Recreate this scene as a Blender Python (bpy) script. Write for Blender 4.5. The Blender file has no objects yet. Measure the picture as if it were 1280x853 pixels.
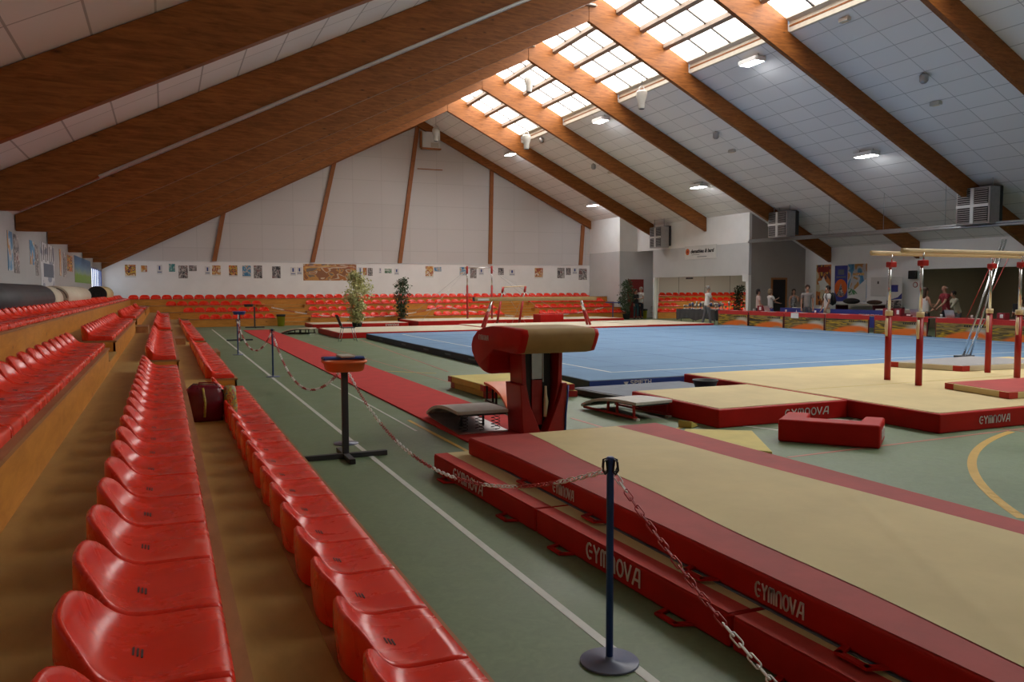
import bpy, bmesh, math, random
from mathutils import Vector, Matrix, Quaternion
random.seed(4)
PI = math.pi
SC = bpy.context.scene
COL = SC.collection
# ------------------------------------------------------------------ camera
R = Matrix(((0.9179962958354253, 0.027870205502326946, -0.39560845855175575),
            (-0.3965776557538178, 0.056979548240491076, -0.9162311357070965),
            (-0.002993958791391106, 0.9979862637970363, 0.06335971498663671)))
CAMP = Vector((0, 0, 1.68)); FPX = 1005.0
cd = bpy.data.cameras.new('camera'); cam = bpy.data.objects.new('camera', cd); COL.objects.link(cam)
cam.matrix_world = Matrix.Translation(CAMP) @ R.to_4x4()
cd.sensor_width = 36; cd.lens = FPX / 1280 * 36; cd.clip_start = 0.05; cd.clip_end = 200
SC.camera = cam
def ray(x, y): return R @ Vector(((x - 640) / FPX, -(y - 426.5) / FPX, -1))
def onz(x, y, z=0.0): d = ray(x, y); return CAMP + d * ((z - CAMP.z) / d.z)
def ony(x, y, Y): d = ray(x, y); return CAMP + d * (Y / d.y)
def onx(x, y, X): d = ray(x, y); return CAMP + d * (X / d.x)

# ------------------------------------------------------------------ materials
def newmat(name):
    m = bpy.data.materials.new(name); m.use_nodes = True
    return m, m.node_tree, m.node_tree.nodes['Principled BSDF']
def nd(nt, t, **kw):
    n = nt.nodes.new(t)
    for k, v in kw.items():
        if k in n.inputs: n.inputs[k].default_value = v
        else: setattr(n, k, v)
    return n
def ramp(nt, stops, interp='LINEAR'):
    r = nt.nodes.new('ShaderNodeValToRGB'); e = r.color_ramp; e.interpolation = interp
    while len(e.elements) < len(stops): e.elements.new(0.5)
    for el, (p, c) in zip(e.elements, stops): el.position = p; el.color = (*c, 1)
    return r
def mat(name, col, rough=.6, var=.12, scale=6, bump=0, metal=0, spec=.5, stretch=(1, 1, 1), coord='Object', coat=0):
    m, nt, b = newmat(name)
    L = nt.links
    tc = nd(nt, 'ShaderNodeTexCoord'); mp = nd(nt, 'ShaderNodeMapping'); mp.inputs['Scale'].default_value = stretch
    L.new(tc.outputs[coord], mp.inputs[0])
    nz = nd(nt, 'ShaderNodeTexNoise', Scale=scale, Detail=5.0, Roughness=.6); L.new(mp.outputs[0], nz.inputs['Vector'])
    lo = tuple(max(0, c * (1 - var)) for c in col); hi = tuple(min(1, c * (1 + var)) for c in col)
    r = ramp(nt, [(.3, lo), (.7, hi)]); L.new(nz.outputs['Fac'], r.inputs[0]); L.new(r.outputs[0], b.inputs['Base Color'])
    b.inputs['Roughness'].default_value = rough; b.inputs['Metallic'].default_value = metal
    b.inputs['Specular IOR Level'].default_value = spec
    if coat: b.inputs['Coat Weight'].default_value = coat; b.inputs['Coat Roughness'].default_value = .15
    if bump:
        bp = nd(nt, 'ShaderNodeBump', Strength=bump, Distance=.02); L.new(nz.outputs['Fac'], bp.inputs['Height']); L.new(bp.outputs[0], b.inputs['Normal'])
    return m
def emis(name, col, s):
    m, nt, b = newmat(name); b.inputs['Base Color'].default_value = (*col, 1)
    b.inputs['Emission Color'].default_value = (*col, 1); b.inputs['Emission Strength'].default_value = s
    return m
def wood(name, c1, c2, scale=3, stretch=(1, 1, 1), rough=.5, knots=True, band=0):
    m, nt, b = newmat(name); L = nt.links
    tc = nd(nt, 'ShaderNodeTexCoord'); mp = nd(nt, 'ShaderNodeMapping'); mp.inputs['Scale'].default_value = stretch
    L.new(tc.outputs['Object'], mp.inputs[0])
    nz = nd(nt, 'ShaderNodeTexNoise', Scale=scale, Detail=6.0, Roughness=.65, Distortion=.6); L.new(mp.outputs[0], nz.inputs['Vector'])
    r = ramp(nt, [(.3, c1), (.7, c2)]); L.new(nz.outputs['Fac'], r.inputs[0])
    out = r.outputs[0]
    if knots:
        vo = nd(nt, 'ShaderNodeTexVoronoi', Scale=2.6); mk = nd(nt, 'ShaderNodeMapping'); mk.inputs['Scale'].default_value = (.55, 1, 1.3); L.new(tc.outputs['Object'], mk.inputs[0]); L.new(mk.outputs[0], vo.inputs['Vector'])
        rk = ramp(nt, [(.02, (.2, .16, .14)), (.10, (1, 1, 1))]); L.new(vo.outputs['Distance'], rk.inputs[0])
        mx = nd(nt, 'ShaderNodeMix', data_type='RGBA', blend_type='MULTIPLY'); mx.inputs[0].default_value = .8
        L.new(out, mx.inputs[6]); L.new(rk.outputs[0], mx.inputs[7]); out = mx.outputs[2]
    L.new(out, b.inputs['Base Color']); b.inputs['Roughness'].default_value = rough
    b.inputs['Specular IOR Level'].default_value = .3
    return m
def tiles(name, col, line, bw, bh, ax, mortar=.012, off=0.0, rough=.85):
    """grid of lines; ax = pair of object axes used as (u,v)"""
    m, nt, b = newmat(name); L = nt.links
    tc = nd(nt, 'ShaderNodeTexCoord'); sp = nd(nt, 'ShaderNodeSeparateXYZ'); cb = nd(nt, 'ShaderNodeCombineXYZ')
    L.new(tc.outputs['Object'], sp.inputs[0]); L.new(sp.outputs[ax[0]], cb.inputs[0]); L.new(sp.outputs[ax[1]], cb.inputs[1])
    br = nd(nt, 'ShaderNodeTexBrick', offset=off, squash=1.0)
    br.inputs['Scale'].default_value = 1; br.inputs['Brick Width'].default_value = bw; br.inputs['Row Height'].default_value = bh
    br.inputs['Mortar Size'].default_value = mortar; br.inputs['Mortar Smooth'].default_value = .1
    c2 = tuple(c * .95 for c in col)
    br.inputs['Color1'].default_value = (*col, 1); br.inputs['Color2'].default_value = (*c2, 1); br.inputs['Mortar'].default_value = (*line, 1)
    L.new(cb.outputs[0], br.inputs['Vector']); L.new(br.outputs['Color'], b.inputs['Base Color'])
    b.inputs['Roughness'].default_value = rough; b.inputs['Specular IOR Level'].default_value = .2
    return m
def picture(name, cols, scale=3.0, stretch=(1, 1, 1), distort=1.5):
    """printed picture: hard colour patches that differ from one object to the next"""
    m, nt, b = newmat(name); L = nt.links
    tc = nd(nt, 'ShaderNodeTexCoord'); oi = nd(nt, 'ShaderNodeObjectInfo'); mp = nd(nt, 'ShaderNodeMapping')
    mp.inputs['Scale'].default_value = stretch
    ml = nd(nt, 'ShaderNodeMath', operation='MULTIPLY'); ml.inputs[1].default_value = 37.0
    L.new(oi.outputs['Random'], ml.inputs[0]); L.new(ml.outputs[0], mp.inputs['Location']); L.new(tc.outputs['Generated'], mp.inputs[0])
    nz = nd(nt, 'ShaderNodeTexNoise', Scale=scale * .55, Detail=1.5, Distortion=distort * .6); L.new(mp.outputs[0], nz.inputs['Vector'])
    n = len(cols); r = ramp(nt, [(.30 + .4 * i / n, c) for i, c in enumerate(cols)], 'CONSTANT')
    L.new(nz.outputs['Fac'], r.inputs[0]); L.new(r.outputs[0], b.inputs['Base Color']); b.inputs['Roughness'].default_value = .5
    return m

M = {}
def setup_mats():
    # green sports floor with scuffs
    m, nt, b = newmat('green_floor'); L = nt.links
    tc = nd(nt, 'ShaderNodeTexCoord')
    n1 = nd(nt, 'ShaderNodeTexNoise', Scale=.9, Detail=8.0, Roughness=.7, Distortion=1.0); n2 = nd(nt, 'ShaderNodeTexNoise', Scale=9.0, Detail=6.0, Roughness=.7, Distortion=2.0)
    L.new(tc.outputs['Object'], n1.inputs['Vector']); L.new(tc.outputs['Object'], n2.inputs['Vector'])
    r1 = ramp(nt, [(.3, (.115, .172, .085)), (.75, (.172, .232, .130))]); L.new(n1.outputs['Fac'], r1.inputs[0])
    r2 = ramp(nt, [(.35, (.86, .86, .86)), (.8, (1.15, 1.15, 1.15))]); L.new(n2.outputs['Fac'], r2.inputs[0])
    mx = nd(nt, 'ShaderNodeMix', data_type='RGBA', blend_type='MULTIPLY'); mx.inputs[0].default_value = 1
    L.new(r1.outputs[0], mx.inputs[6]); L.new(r2.outputs[0], mx.inputs[7]); L.new(mx.outputs[2], b.inputs['Base Color'])
    rr = ramp(nt, [(.3, (.42, .42, .42)), (.7, (.6, .6, .6))]); L.new(n1.outputs['Fac'], rr.inputs[0]); L.new(rr.outputs[0], b.inputs['Roughness'])
    M['floor'] = m
    M['line_white'] = mat('line_white', (.55, .56, .52), .5, .08, 5); M['line_yellow'] = mat('line_yellow', (.62, .38, .06), .5, .08, 5)
    M['line_red'] = mat('line_red', (.42, .14, .1), .5, .1, 5)
    M['beam'] = wood('laminated_wood', (.155, .046, .006), (.35, .120, .026), 2.6, (.9, 6, 7), .5)
    M['batten'] = wood('batten_wood', (.25, .09, .03), (.4, .15, .05), 3, (6, 6, 1), .5)
    M['ply'] = wood('orange_plywood', (.48, .185, .028), (.66, .285, .05), 2.2, (1, 1, 5), .45)
    M['deck'] = wood('deck_plywood', (.36, .215, .065), (.47, .29, .095), 1.8, (3, 1, 3), .55, False)
    M['ledge'] = wood('ledge_wood', (.27, .115, .045), (.42, .19, .08), 3, (4, 1, 4), .45)
    # glossy red plastic with pale scuffs
    m, nt, b = newmat('red_seat_plastic'); L = nt.links
    tc = nd(nt, 'ShaderNodeTexCoord'); oi = nd(nt, 'ShaderNodeObjectInfo'); mp = nd(nt, 'ShaderNodeMapping'); mp.inputs['Scale'].default_value = (1.6, 3.2, 1.6)
    ml = nd(nt, 'ShaderNodeMath', operation='MULTIPLY'); ml.inputs[1].default_value = 50.0
    L.new(oi.outputs['Random'], ml.inputs[0]); L.new(ml.outputs[0], mp.inputs['Location'])
    L.new(tc.outputs['Object'], mp.inputs[0]); nz = nd(nt, 'ShaderNodeTexNoise', Scale=1.5, Detail=6.0, Roughness=.6, Distortion=.5)
    L.new(mp.outputs[0], nz.inputs['Vector'])
    r = ramp(nt, [(.36, (.75, .023, .005)), (.62, (.80, .029, .007)), (.74, (.76, .12, .075))]); L.new(nz.outputs['Fac'], r.inputs[0]); L.new(r.outputs[0], b.inputs['Base Color'])
    rr = ramp(nt, [(.4, (.2, .2, .2)), (.72, (.42, .42, .42))]); L.new(nz.outputs['Fac'], rr.inputs[0]); L.new(rr.outputs[0], b.inputs['Roughness'])
    M['seat'] = m
    M['ceil'] = tiles('ceiling_tiles', (.89, .875, .87), (.5, .49, .49), 1.22, .62, (1, 0), .012)
    M['gable'] = tiles('gable_panels', (.66, .635, .625), (.56, .54, .53), 1.62, 1.3, (0, 2), .014)
    M['wall'] = mat('white_wall', (.92, .92, .92), .8, .03, 1.5)
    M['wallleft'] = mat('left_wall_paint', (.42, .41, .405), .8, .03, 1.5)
    M['wallgrey'] = mat('grey_wall', (.67, .68, .69), .8, .03, 1.5)
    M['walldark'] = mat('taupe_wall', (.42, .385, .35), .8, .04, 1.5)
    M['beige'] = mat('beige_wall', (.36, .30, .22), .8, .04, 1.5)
    M['panelgrey'] = tiles('partition_panels', (.74, .74, .74), (.25, .25, .25), 2.0, 3.0, (0, 2), .02)
    M['curb'] = mat('cream_curb', (.62, .56, .46), .6, .08, 4)
    M['bar_thick'] = mat('purlin', (.34, .26, .20), .6, .1, 4); M['bar_thin'] = mat('glazing_bar', (.20, .17, .15), .6, .1, 4)
    M['sky'] = emis('skylight_glass', (1.0, .99, .96), 17.0)
    M['winglass'] = emis('window_daylight', (.85, .92, 1.0), 3.0)
    M['lamp'] = emis('lamp_tube', (.96, .98, 1.0), 110.0)
    M['red'] = mat('red_vinyl', (.42, .009, .006), .5, .12, 3, .08, 0, .2)
    M['redtop'] = mat('red_suede', (.38, .036, .030), .7, .16, 2.5, .15)
    M['redbright'] = mat('bright_red_velcro', (.46, .03, .02), .75, .12, 8, .2)
    M['carpet'] = mat('red_runway_carpet', (.50, .026, .022), .9, .1, 4)
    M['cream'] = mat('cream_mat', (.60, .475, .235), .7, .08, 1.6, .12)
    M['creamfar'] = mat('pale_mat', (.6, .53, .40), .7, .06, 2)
    M['blue'] = mat('blue_floor_carpet', (.140, .245, .385), .9, .06, 1.2)
    M['navy'] = mat('navy_edge', (.010, .022, .052), .6, .15, 4)
    M['royal'] = mat('royal_edge', (.016, .045, .22), .5, .15, 4)
    M['greytop'] = mat('grey_mat_top', (.30, .29, .29), .85, .08, 12)
    M['greyblue'] = mat('grey_blue_mat', (.13, .15, .19), .7, .12, 5)
    M['grey'] = mat('grey_felt', (.60, .58, .54), .85, .08, 12)
    M['yel'] = mat('olive_yellow_mat', (.55, .44, .10), .65, .1, 3)
    M['orange'] = mat('orange_plastic', (.72, .14, .025), .4, .06, 4)
    M['white'] = mat('white_paint', (.7, .7, .69), .5, .03, 4); M['paper'] = mat('white_paper', (.75, .75, .74), .7, .03, 4)
    M['offwhite'] = mat('offwhite_plastic', (.55, .52, .46), .45, .05, 4)
    M['black'] = mat('black_matt', (.012, .012, .013), .6, .2, 4); M['dark'] = mat('dark_grey', (.035, .035, .04), .6, .2, 4)
    M['metal'] = mat('grey_metal', (.42, .42, .43), .35, .08, 8, 0, .8); M['steel'] = mat('chrome_steel', (.6, .6, .6), .2, .05, 8, 0, 1)
    M['bluemetal'] = mat('blue_painted_metal', (.022, .065, .26), .35, .1, 6); M['basemetal'] = mat('blue_grey_disc', (.13, .15, .24), .4, .15, 9, 0, 0)
    M['redmetal'] = mat('red_painted_metal', (.34, .008, .006), .4, .08, 5); M['barwood'] = mat('pale_bar_wood', (.6, .46, .28), .5, .12, 6, 0, 0, .4, (1, 8, 8))
    M['tan'] = mat('tan_suede', (.33, .205, .075), .7, .1, 5); M['handle'] = mat('cream_plastic', (.72, .60, .38), .4, .03, 4)
    M['chain_w'] = mat('white_chain', (.85, .85, .84), .35, .04, 5); M['chain_r'] = mat('red_chain', (.42, .03, .03), .35, .05, 5)
    M['logo'] = mat('logo_white', (.72, .68, .66), .5, .05, 5)
    M['reddoor'] = mat('red_door', (.25, .02, .016), .5, .06, 3); M['doorwood'] = mat('orange_door_frame', (.38, .15, .045), .5, .1, 5)
    M['clothred'] = mat('red_table_cloth', (.46, .022, .02), .8, .08, 5); M['clothdark'] = mat('charcoal_cloth', (.06, .06, .065), .85, .1, 5, .2)
    M['clothmaroon'] = mat('maroon_cloth', (.10, .008, .010), .85, .1, 5)
    M['banner_blue'] = mat('blue_banner', (.045, .055, .30), .6, .05, 5)
    M['skin'] = mat('skin', (.45, .24, .16), .55, .05, 9); M['navycloth'] = mat('dark_trousers', (.012, .014, .022), .8, .15, 9)
    M['greytrouser'] = mat('grey_trousers', (.10, .105, .12), .8, .1, 9); M['teal'] = mat('teal_trousers', (.03, .085, .10), .8, .1, 9)
    M['shirt_white'] = mat('white_shirt', (.66, .64, .62), .8, .04, 9); M['shirt_grey'] = mat('grey_shirt', (.27, .25, .235), .8, .06, 9)
    M['shirt_red'] = mat('red_shirt', (.24, .02, .03), .8, .06, 9); M['shirt_pink'] = mat('pale_pink_shirt', (.6, .47, .43), .8, .05, 9)
    M['shirt_cream'] = mat('cream_jacket', (.45, .42, .32), .8, .06, 9); M['shirt_dark'] = mat('dark_top', (.03, .03, .035), .8, .06, 9)
    M['shirt_print'] = picture('patterned_top', [(.04, .04, .05), (.3, .3, .32), (.1, .1, .1), (.5, .5, .5)], 14)
    M['hair_dark'] = mat('dark_hair', (.018, .012, .01), .6, .2, 20); M['hair_blond'] = mat('blond_hair', (.28, .19, .11), .6, .2, 20)
    M['hair_brown'] = mat('brown_hair', (.07, .035, .02), .6, .2, 20); M['hair_grey'] = mat('grey_hair', (.3, .28, .26), .6, .2, 20)
    M['leafg'] = mat('dark_leaf', (.022, .06, .022), .5, .3, 3); M['leafv'] = mat('variegated_leaf', (.50, .50, .22), .5, .35, 3); M['leafo'] = mat('green_leaf', (.04, .085, .03), .5, .3, 3)
    M['bark'] = mat('bark', (.12, .08, .05), .8, .2, 8)
    M['binyel'] = mat('yellow_bin', (.5, .46, .03), .45, .05, 4); M['trophy'] = mat('trophy_metal', (.55, .5, .42), .3, .2, 3, 0, .7)
    M['trophyblue'] = mat('trophy_blue', (.1, .14, .3), .3, .2, 3, 0, .5)
    M['bagred'] = mat('shiny_dark_red_bag', (.16, .006, .018), .2, .2, 6, .4); M['baggreen'] = picture('printed_bag_side', [(.30, .34, .03), (.05, .18, .25), (.5, .45, .05), (.35, .02, .03), (.42, .42, .05)], 9)
    M['bagyellow'] = picture('gold_stripe', [(.35, .28, .03), (.5, .4, .06), (.16, .01, .02)], 16)
    reds = [(.55, .08, .03), (.65, .42, .06), (.12, .05, .06), (.6, .2, .05), (.7, .6, .4)]
    M['p_red'] = picture('poster_red', reds, 4); M['p_orange'] = picture('poster_orange', [(.6, .22, .04), (.7, .5, .2), (.4, .1, .05), (.75, .65, .5)], 4)
    M['p_dark'] = picture('poster_dark', [(.05, .05, .06), (.35, .33, .32), (.12, .1, .11), (.55, .52, .5), (.2, .1, .1)], 5)
    M['p_white'] = picture('poster_white', [(.62, .62, .64), (.62, .62, .64), (.6, .6, .62), (.25, .27, .35)], 5)
    M['p_blue'] = picture('poster_blue', [(.05, .2, .4), (.1, .3, .5), (.5, .5, .5), (.5, .25, .06)], 4)
    M['p_teal'] = picture('poster_teal', [(.05, .22, .22), (.1, .35, .33), (.4, .5, .5), (.03, .1, .12)], 4)
    M['p_green'] = picture('poster_green', [(.07, .25, .1), (.5, .55, .5), (.05, .15, .08)], 4)
    M['p_long'] = picture('poster_long', [(.45, .16, .04), (.62, .5, .36), (.30, .12, .05), (.6, .3, .08), (.2, .16, .13)], 3, (3, 1, 1.5))
    # landscape poster: green meadow under blue sky, split by height of the print
    m, nt, b = newmat('poster_meadow'); L = nt.links
    tc = nd(nt, 'ShaderNodeTexCoord'); sp = nd(nt, 'ShaderNodeSeparateXYZ'); L.new(tc.outputs['Generated'], sp.inputs[0])
    nz = nd(nt, 'ShaderNodeTexNoise', Scale=6.0, Detail=3.0); L.new(tc.outputs['Generated'], nz.inputs['Vector'])
    a = nd(nt, 'ShaderNodeMath', operation='MULTIPLY_ADD'); a.inputs[1].default_value = .35; L.new(nz.outputs['Fac'], a.inputs[0]); L.new(sp.outputs[2], a.inputs[2])
    r = ramp(nt, [(.0, (.12, .28, .02)), (.45, (.2, .34, .03)), (.58, (.25, .36, .28)), (.75, (.12, .25, .38)), (1, (.05, .16, .33))]); L.new(a.outputs[0], r.inputs[0]); L.new(r.outputs[0], b.inputs['Base Color'])
    M['p_meadow'] = m
    # painted table banner: dark and yellow streaks, orange swoosh and a pale burst
    m, nt, b = newmat('painted_banner'); L = nt.links
    tc = nd(nt, 'ShaderNodeTexCoord'); mp = nd(nt, 'ShaderNodeMapping'); mp.inputs['Scale'].default_value = (1, .8, 3.0); L.new(tc.outputs['Generated'], mp.inputs[0])
    oi = nd(nt, 'ShaderNodeObjectInfo'); ml = nd(nt, 'ShaderNodeMath', operation='MULTIPLY'); ml.inputs[1].default_value = 3.0; L.new(oi.outputs['Random'], ml.inputs[0]); L.new(ml.outputs[0], mp.inputs['Location'])
    nz = nd(nt, 'ShaderNodeTexNoise', Scale=1.6, Detail=3.0, Distortion=.3); L.new(mp.outputs[0], nz.inputs['Vector'])
    r = ramp(nt, [(.36, (.035, .028, .018)), (.45, (.10, .07, .02)), (.50, (.55, .36, .02)), (.54, (.06, .05, .025)), (.62, (.34, .24, .07)), (.70, (.08, .07, .05))]); L.new(nz.outputs['Fac'], r.inputs[0])
    def blob(cy, cz, sy, sz, rot, lo, hi):
        mm = nd(nt, 'ShaderNodeMapping', vector_type='TEXTURE'); mm.inputs['Location'].default_value = (0, cy, cz); mm.inputs['Rotation'].default_value = (rot, 0, 0); mm.inputs['Scale'].default_value = (9, sy, sz)
        L.new(tc.outputs['Generated'], mm.inputs[0]); g = nd(nt, 'ShaderNodeTexGradient', gradient_type='SPHERICAL'); L.new(mm.outputs[0], g.inputs[0])
        rr = ramp(nt, [(lo, (0, 0, 0)), (hi, (1, 1, 1))]); L.new(g.outputs['Fac'], rr.inputs[0]); return rr.outputs[0]
    cur = r.outputs[0]
    for fac, c in ((blob(.17, .5, .28, .5, 0, .08, .6), (.50, .50, .44)), (blob(.42, .18, .42, .62, .9, .06, .30), (.75, .16, .02)), (blob(.15, .2, .20, .16, 0, .1, .6), (.4, .3, .24))):
        mx = nd(nt, 'ShaderNodeMix', data_type='RGBA'); L.new(fac, mx.inputs[0]); L.new(cur, mx.inputs[6]); mx.inputs[7].default_value = (*c, 1); cur = mx.outputs[2]
    L.new(cur, b.inputs['Base Color']); b.inputs['Roughness'].default_value = .6
    M['banner'] = m
setup_mats()

# ------------------------------------------------------------------ mesh builder
class MB:
    def __init__(s): s.v = []; s.f = []; s.mi = []; s.sm = []; s.k = 0; s.smooth = False
    def mat(s, k): s.k = k; return s
    def face(s, idx): s.f.append(tuple(idx)); s.mi.append(s.k); s.sm.append(s.smooth)
    def add(s, vs, fs):
        o = len(s.v); s.v += [tuple(v) for v in vs]
        for f in fs: s.face([i + o for i in f])
        return s
    def box(s, a, b):
        x0, y0, z0 = (min(a[i], b[i]) for i in range(3)); x1, y1, z1 = (max(a[i], b[i]) for i in range(3))
        return s.add([(x0, y0, z0), (x1, y0, z0), (x1, y1, z0), (x0, y1, z0), (x0, y0, z1), (x1, y0, z1), (x1, y1, z1), (x0, y1, z1)],
                     [(0, 3, 2, 1), (4, 5, 6, 7), (0, 1, 5, 4), (1, 2, 6, 5), (2, 3, 7, 6), (3, 0, 4, 7)])
    def cbox(s, c, sz): return s.box([c[i] - sz[i] / 2 for i in range(3)], [c[i] + sz[i] / 2 for i in range(3)])
    def prism(s, poly, h0, h1, plane='xy'):
        """extrude a polygon: plane xy -> z h0..h1, xz -> y, yz -> x"""
        def P(u, w, h): return {'xy': (u, w, h), 'xz': (u, h, w), 'yz': (h, u, w)}[plane]
        n = len(poly); vs = [P(u, w, h0) for u, w in poly] + [P(u, w, h1) for u, w in poly]
        s.add(vs, [tuple(range(n))[::-1], tuple(range(n, 2 * n))] + [(i, (i + 1) % n, n + (i + 1) % n, n + i) for i in range(n)])
        return s
    def tube(s, pts, r, n=8, caps=True, closed=False):
        pts = [Vector(p) for p in pts]; rs = r if isinstance(r, (list, tuple)) else [r] * len(pts)
        o = len(s.v); old = s.smooth; s.smooth = True; up = Vector((0, 0, 1)); prev = None; m = len(pts)
        for i, p in enumerate(pts):
            if closed: t = pts[(i + 1) % m] - pts[i - 1]
            else: t = pts[min(i + 1, m - 1)] - pts[max(i - 1, 0)]
            t = t.normalized() if t.length > 1e-9 else up
            if prev is None: a = t.cross(Vector((.31, .2, .93)) if abs(t.z) < .9 else Vector((1, 0, 0))).normalized()
            else: a = (prev - t * prev.dot(t)).normalized()
            prev = a; b = t.cross(a)
            for k in range(n):
                q = 2 * PI * k / n; s.v.append(tuple(p + (a * math.cos(q) + b * math.sin(q)) * rs[i]))
        for i in range(m if closed else m - 1):
            j = (i + 1) % m
            for k in range(n): s.face((o + i * n + k, o + i * n + (k + 1) % n, o + j * n + (k + 1) % n, o + j * n + k))
        s.smooth = False
        if caps and not closed:
            s.face([o + k for k in range(n)][::-1]); s.face([o + (m - 1) * n + k for k in range(n)])
        s.smooth = old; return s
    def rod(s, a, b, r, n=10): return s.tube([a, b], r, n)
    def lathe(s, prof, c=(0, 0, 0), n=20):
        o = len(s.v); old = s.smooth; s.smooth = True
        for r, z in prof:
            for k in range(n): s.v.append((c[0] + r * math.cos(2 * PI * k / n), c[1] + r * math.sin(2 * PI * k / n), c[2] + z))
        for i in range(len(prof) - 1):
            for k in range(n): s.face((o + i * n + k, o + i * n + (k + 1) % n, o + (i + 1) * n + (k + 1) % n, o + (i + 1) * n + k))
        s.smooth = False
        s.face([o + k for k in range(n)][::-1]); s.face([o + (len(prof) - 1) * n + k for k in range(n)]); s.smooth = old
        return s
    def sphere(s, c, r, n=12, m=8):
        r = r if isinstance(r, (tuple, list)) else (r, r, r)
        o = len(s.v); old = s.smooth; s.smooth = True
        for i in range(1, m):
            t = PI * i / m
            for k in range(n): q = 2 * PI * k / n; s.v.append((c[0] + r[0] * math.sin(t) * math.cos(q), c[1] + r[1] * math.sin(t) * math.sin(q), c[2] + r[2] * math.cos(t)))
        a = len(s.v); s.v += [(c[0], c[1], c[2] + r[2]), (c[0], c[1], c[2] - r[2])]
        for i in range(m - 2):
            for k in range(n): s.face((o + i * n + k, o + (i + 1) * n + k, o + (i + 1) * n + (k + 1) % n, o + i * n + (k + 1) % n))
        for k in range(n): s.face((a, o + k, o + (k + 1) % n)); s.face((a + 1, o + (m - 2) * n + (k + 1) % n, o + (m - 2) * n + k))
        s.smooth = old; return s
    def join(s, o2, Mx=None, k=None):
        o = len(s.v)
        for v in o2.v: s.v.append(tuple(Mx @ Vector(v)) if Mx else v)
        for f, mi, sm in zip(o2.f, o2.mi, o2.sm): s.f.append(tuple(i + o for i in f)); s.mi.append(mi if k is None else k); s.sm.append(sm)
        return s
    def xf(s, Mx): s.v = [tuple(Mx @ Vector(v)) for v in s.v]; return s
    def build(s, name, mats, parent=None, bevel=0, seg=2, local=False, rot=None, origin=None):
        """vertices are world coordinates unless local (then relative to the parent)"""
        me = bpy.data.meshes.new(name)
        mats = mats if isinstance(mats, (list, tuple)) else [mats]
        if parent is None:
            xs, ys, zs = zip(*s.v)
            og = Vector(origin) if origin else (Vector((0, 0, 0)) if local else Vector(((min(xs) + max(xs)) / 2, (min(ys) + max(ys)) / 2, min(zs))))
        else: og = Vector((0, 0, 0)) if local else parent['_w']
        if not isinstance(og, Vector): og = Vector(og)
        me.from_pydata([tuple(Vector(v) - og) for v in s.v], [], s.f)
        for m in mats: me.materials.append(M[m] if isinstance(m, str) else m)
        me.polygons.foreach_set('material_index', s.mi); me.polygons.foreach_set('use_smooth', s.sm)
        bm = bmesh.new(); bm.from_mesh(me); bmesh.ops.recalc_face_normals(bm, faces=bm.faces); bm.to_mesh(me); bm.free()
        o = bpy.data.objects.new(name, me); COL.objects.link(o)
        if parent is None: o.location = og
        else:
            o.parent = parent
            if '_w' in parent: o['_w'] = parent['_w']
        if bevel:
            b = o.modifiers.new('bevel', 'BEVEL'); b.width = bevel; b.segments = seg; b.limit_method = 'ANGLE'; b.angle_limit = .6
            for p in me.polygons: p.use_smooth = True
            w = o.modifiers.new('wn', 'WEIGHTED_NORMAL'); w.keep_sharp = True
        return o
EMPTIES = []
def thing(name, label, cat, loc=(0, 0, 0), rz=0, group=None):
    o = bpy.data.objects.new(name, None); COL.objects.link(o); o.location = loc; o.rotation_euler = (0, 0, rz)
    o['label'] = label; o['category'] = cat; o['_w'] = tuple(loc); o.empty_display_size = .1
    if group: o['group'] = group
    EMPTIES.append(o); return o
def tag(o, label, cat, group=None, kind=None):
    o['label'] = label; o['category'] = cat
    if group: o['group'] = group
    if kind: o['kind'] = kind
    return o
def struct(o): o['kind'] = 'structure'; return o
def w(parent): return Vector(parent['_w'])
def sub(mb, name, m, part, **kw):      # a child of a part whose own location is zero inside its thing
    root = part
    while root.parent: root = root.parent
    part['_w'] = root['_w']
    o = mb.build(name, m, part, **kw)
    del part['_w']
    return o
def copy_tree(o, parent=None):
    c = o.copy(); COL.objects.link(c)
    if parent: c.parent = parent
    for ch in o.children: copy_tree(ch, c)
    return c
ORD = ['first', 'second', 'third', 'fourth', 'fifth', 'sixth', 'seventh', 'eighth', 'ninth', 'tenth', 'eleventh', 'twelfth', 'thirteenth', 'fourteenth', 'fifteenth', 'sixteenth', 'seventeenth', 'eighteenth', 'nineteenth', 'twentieth']
ORD += ['twenty-' + x for x in ORD[:9]] + ['thirtieth'] + ['thirty-' + x for x in ORD[:9]]

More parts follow.
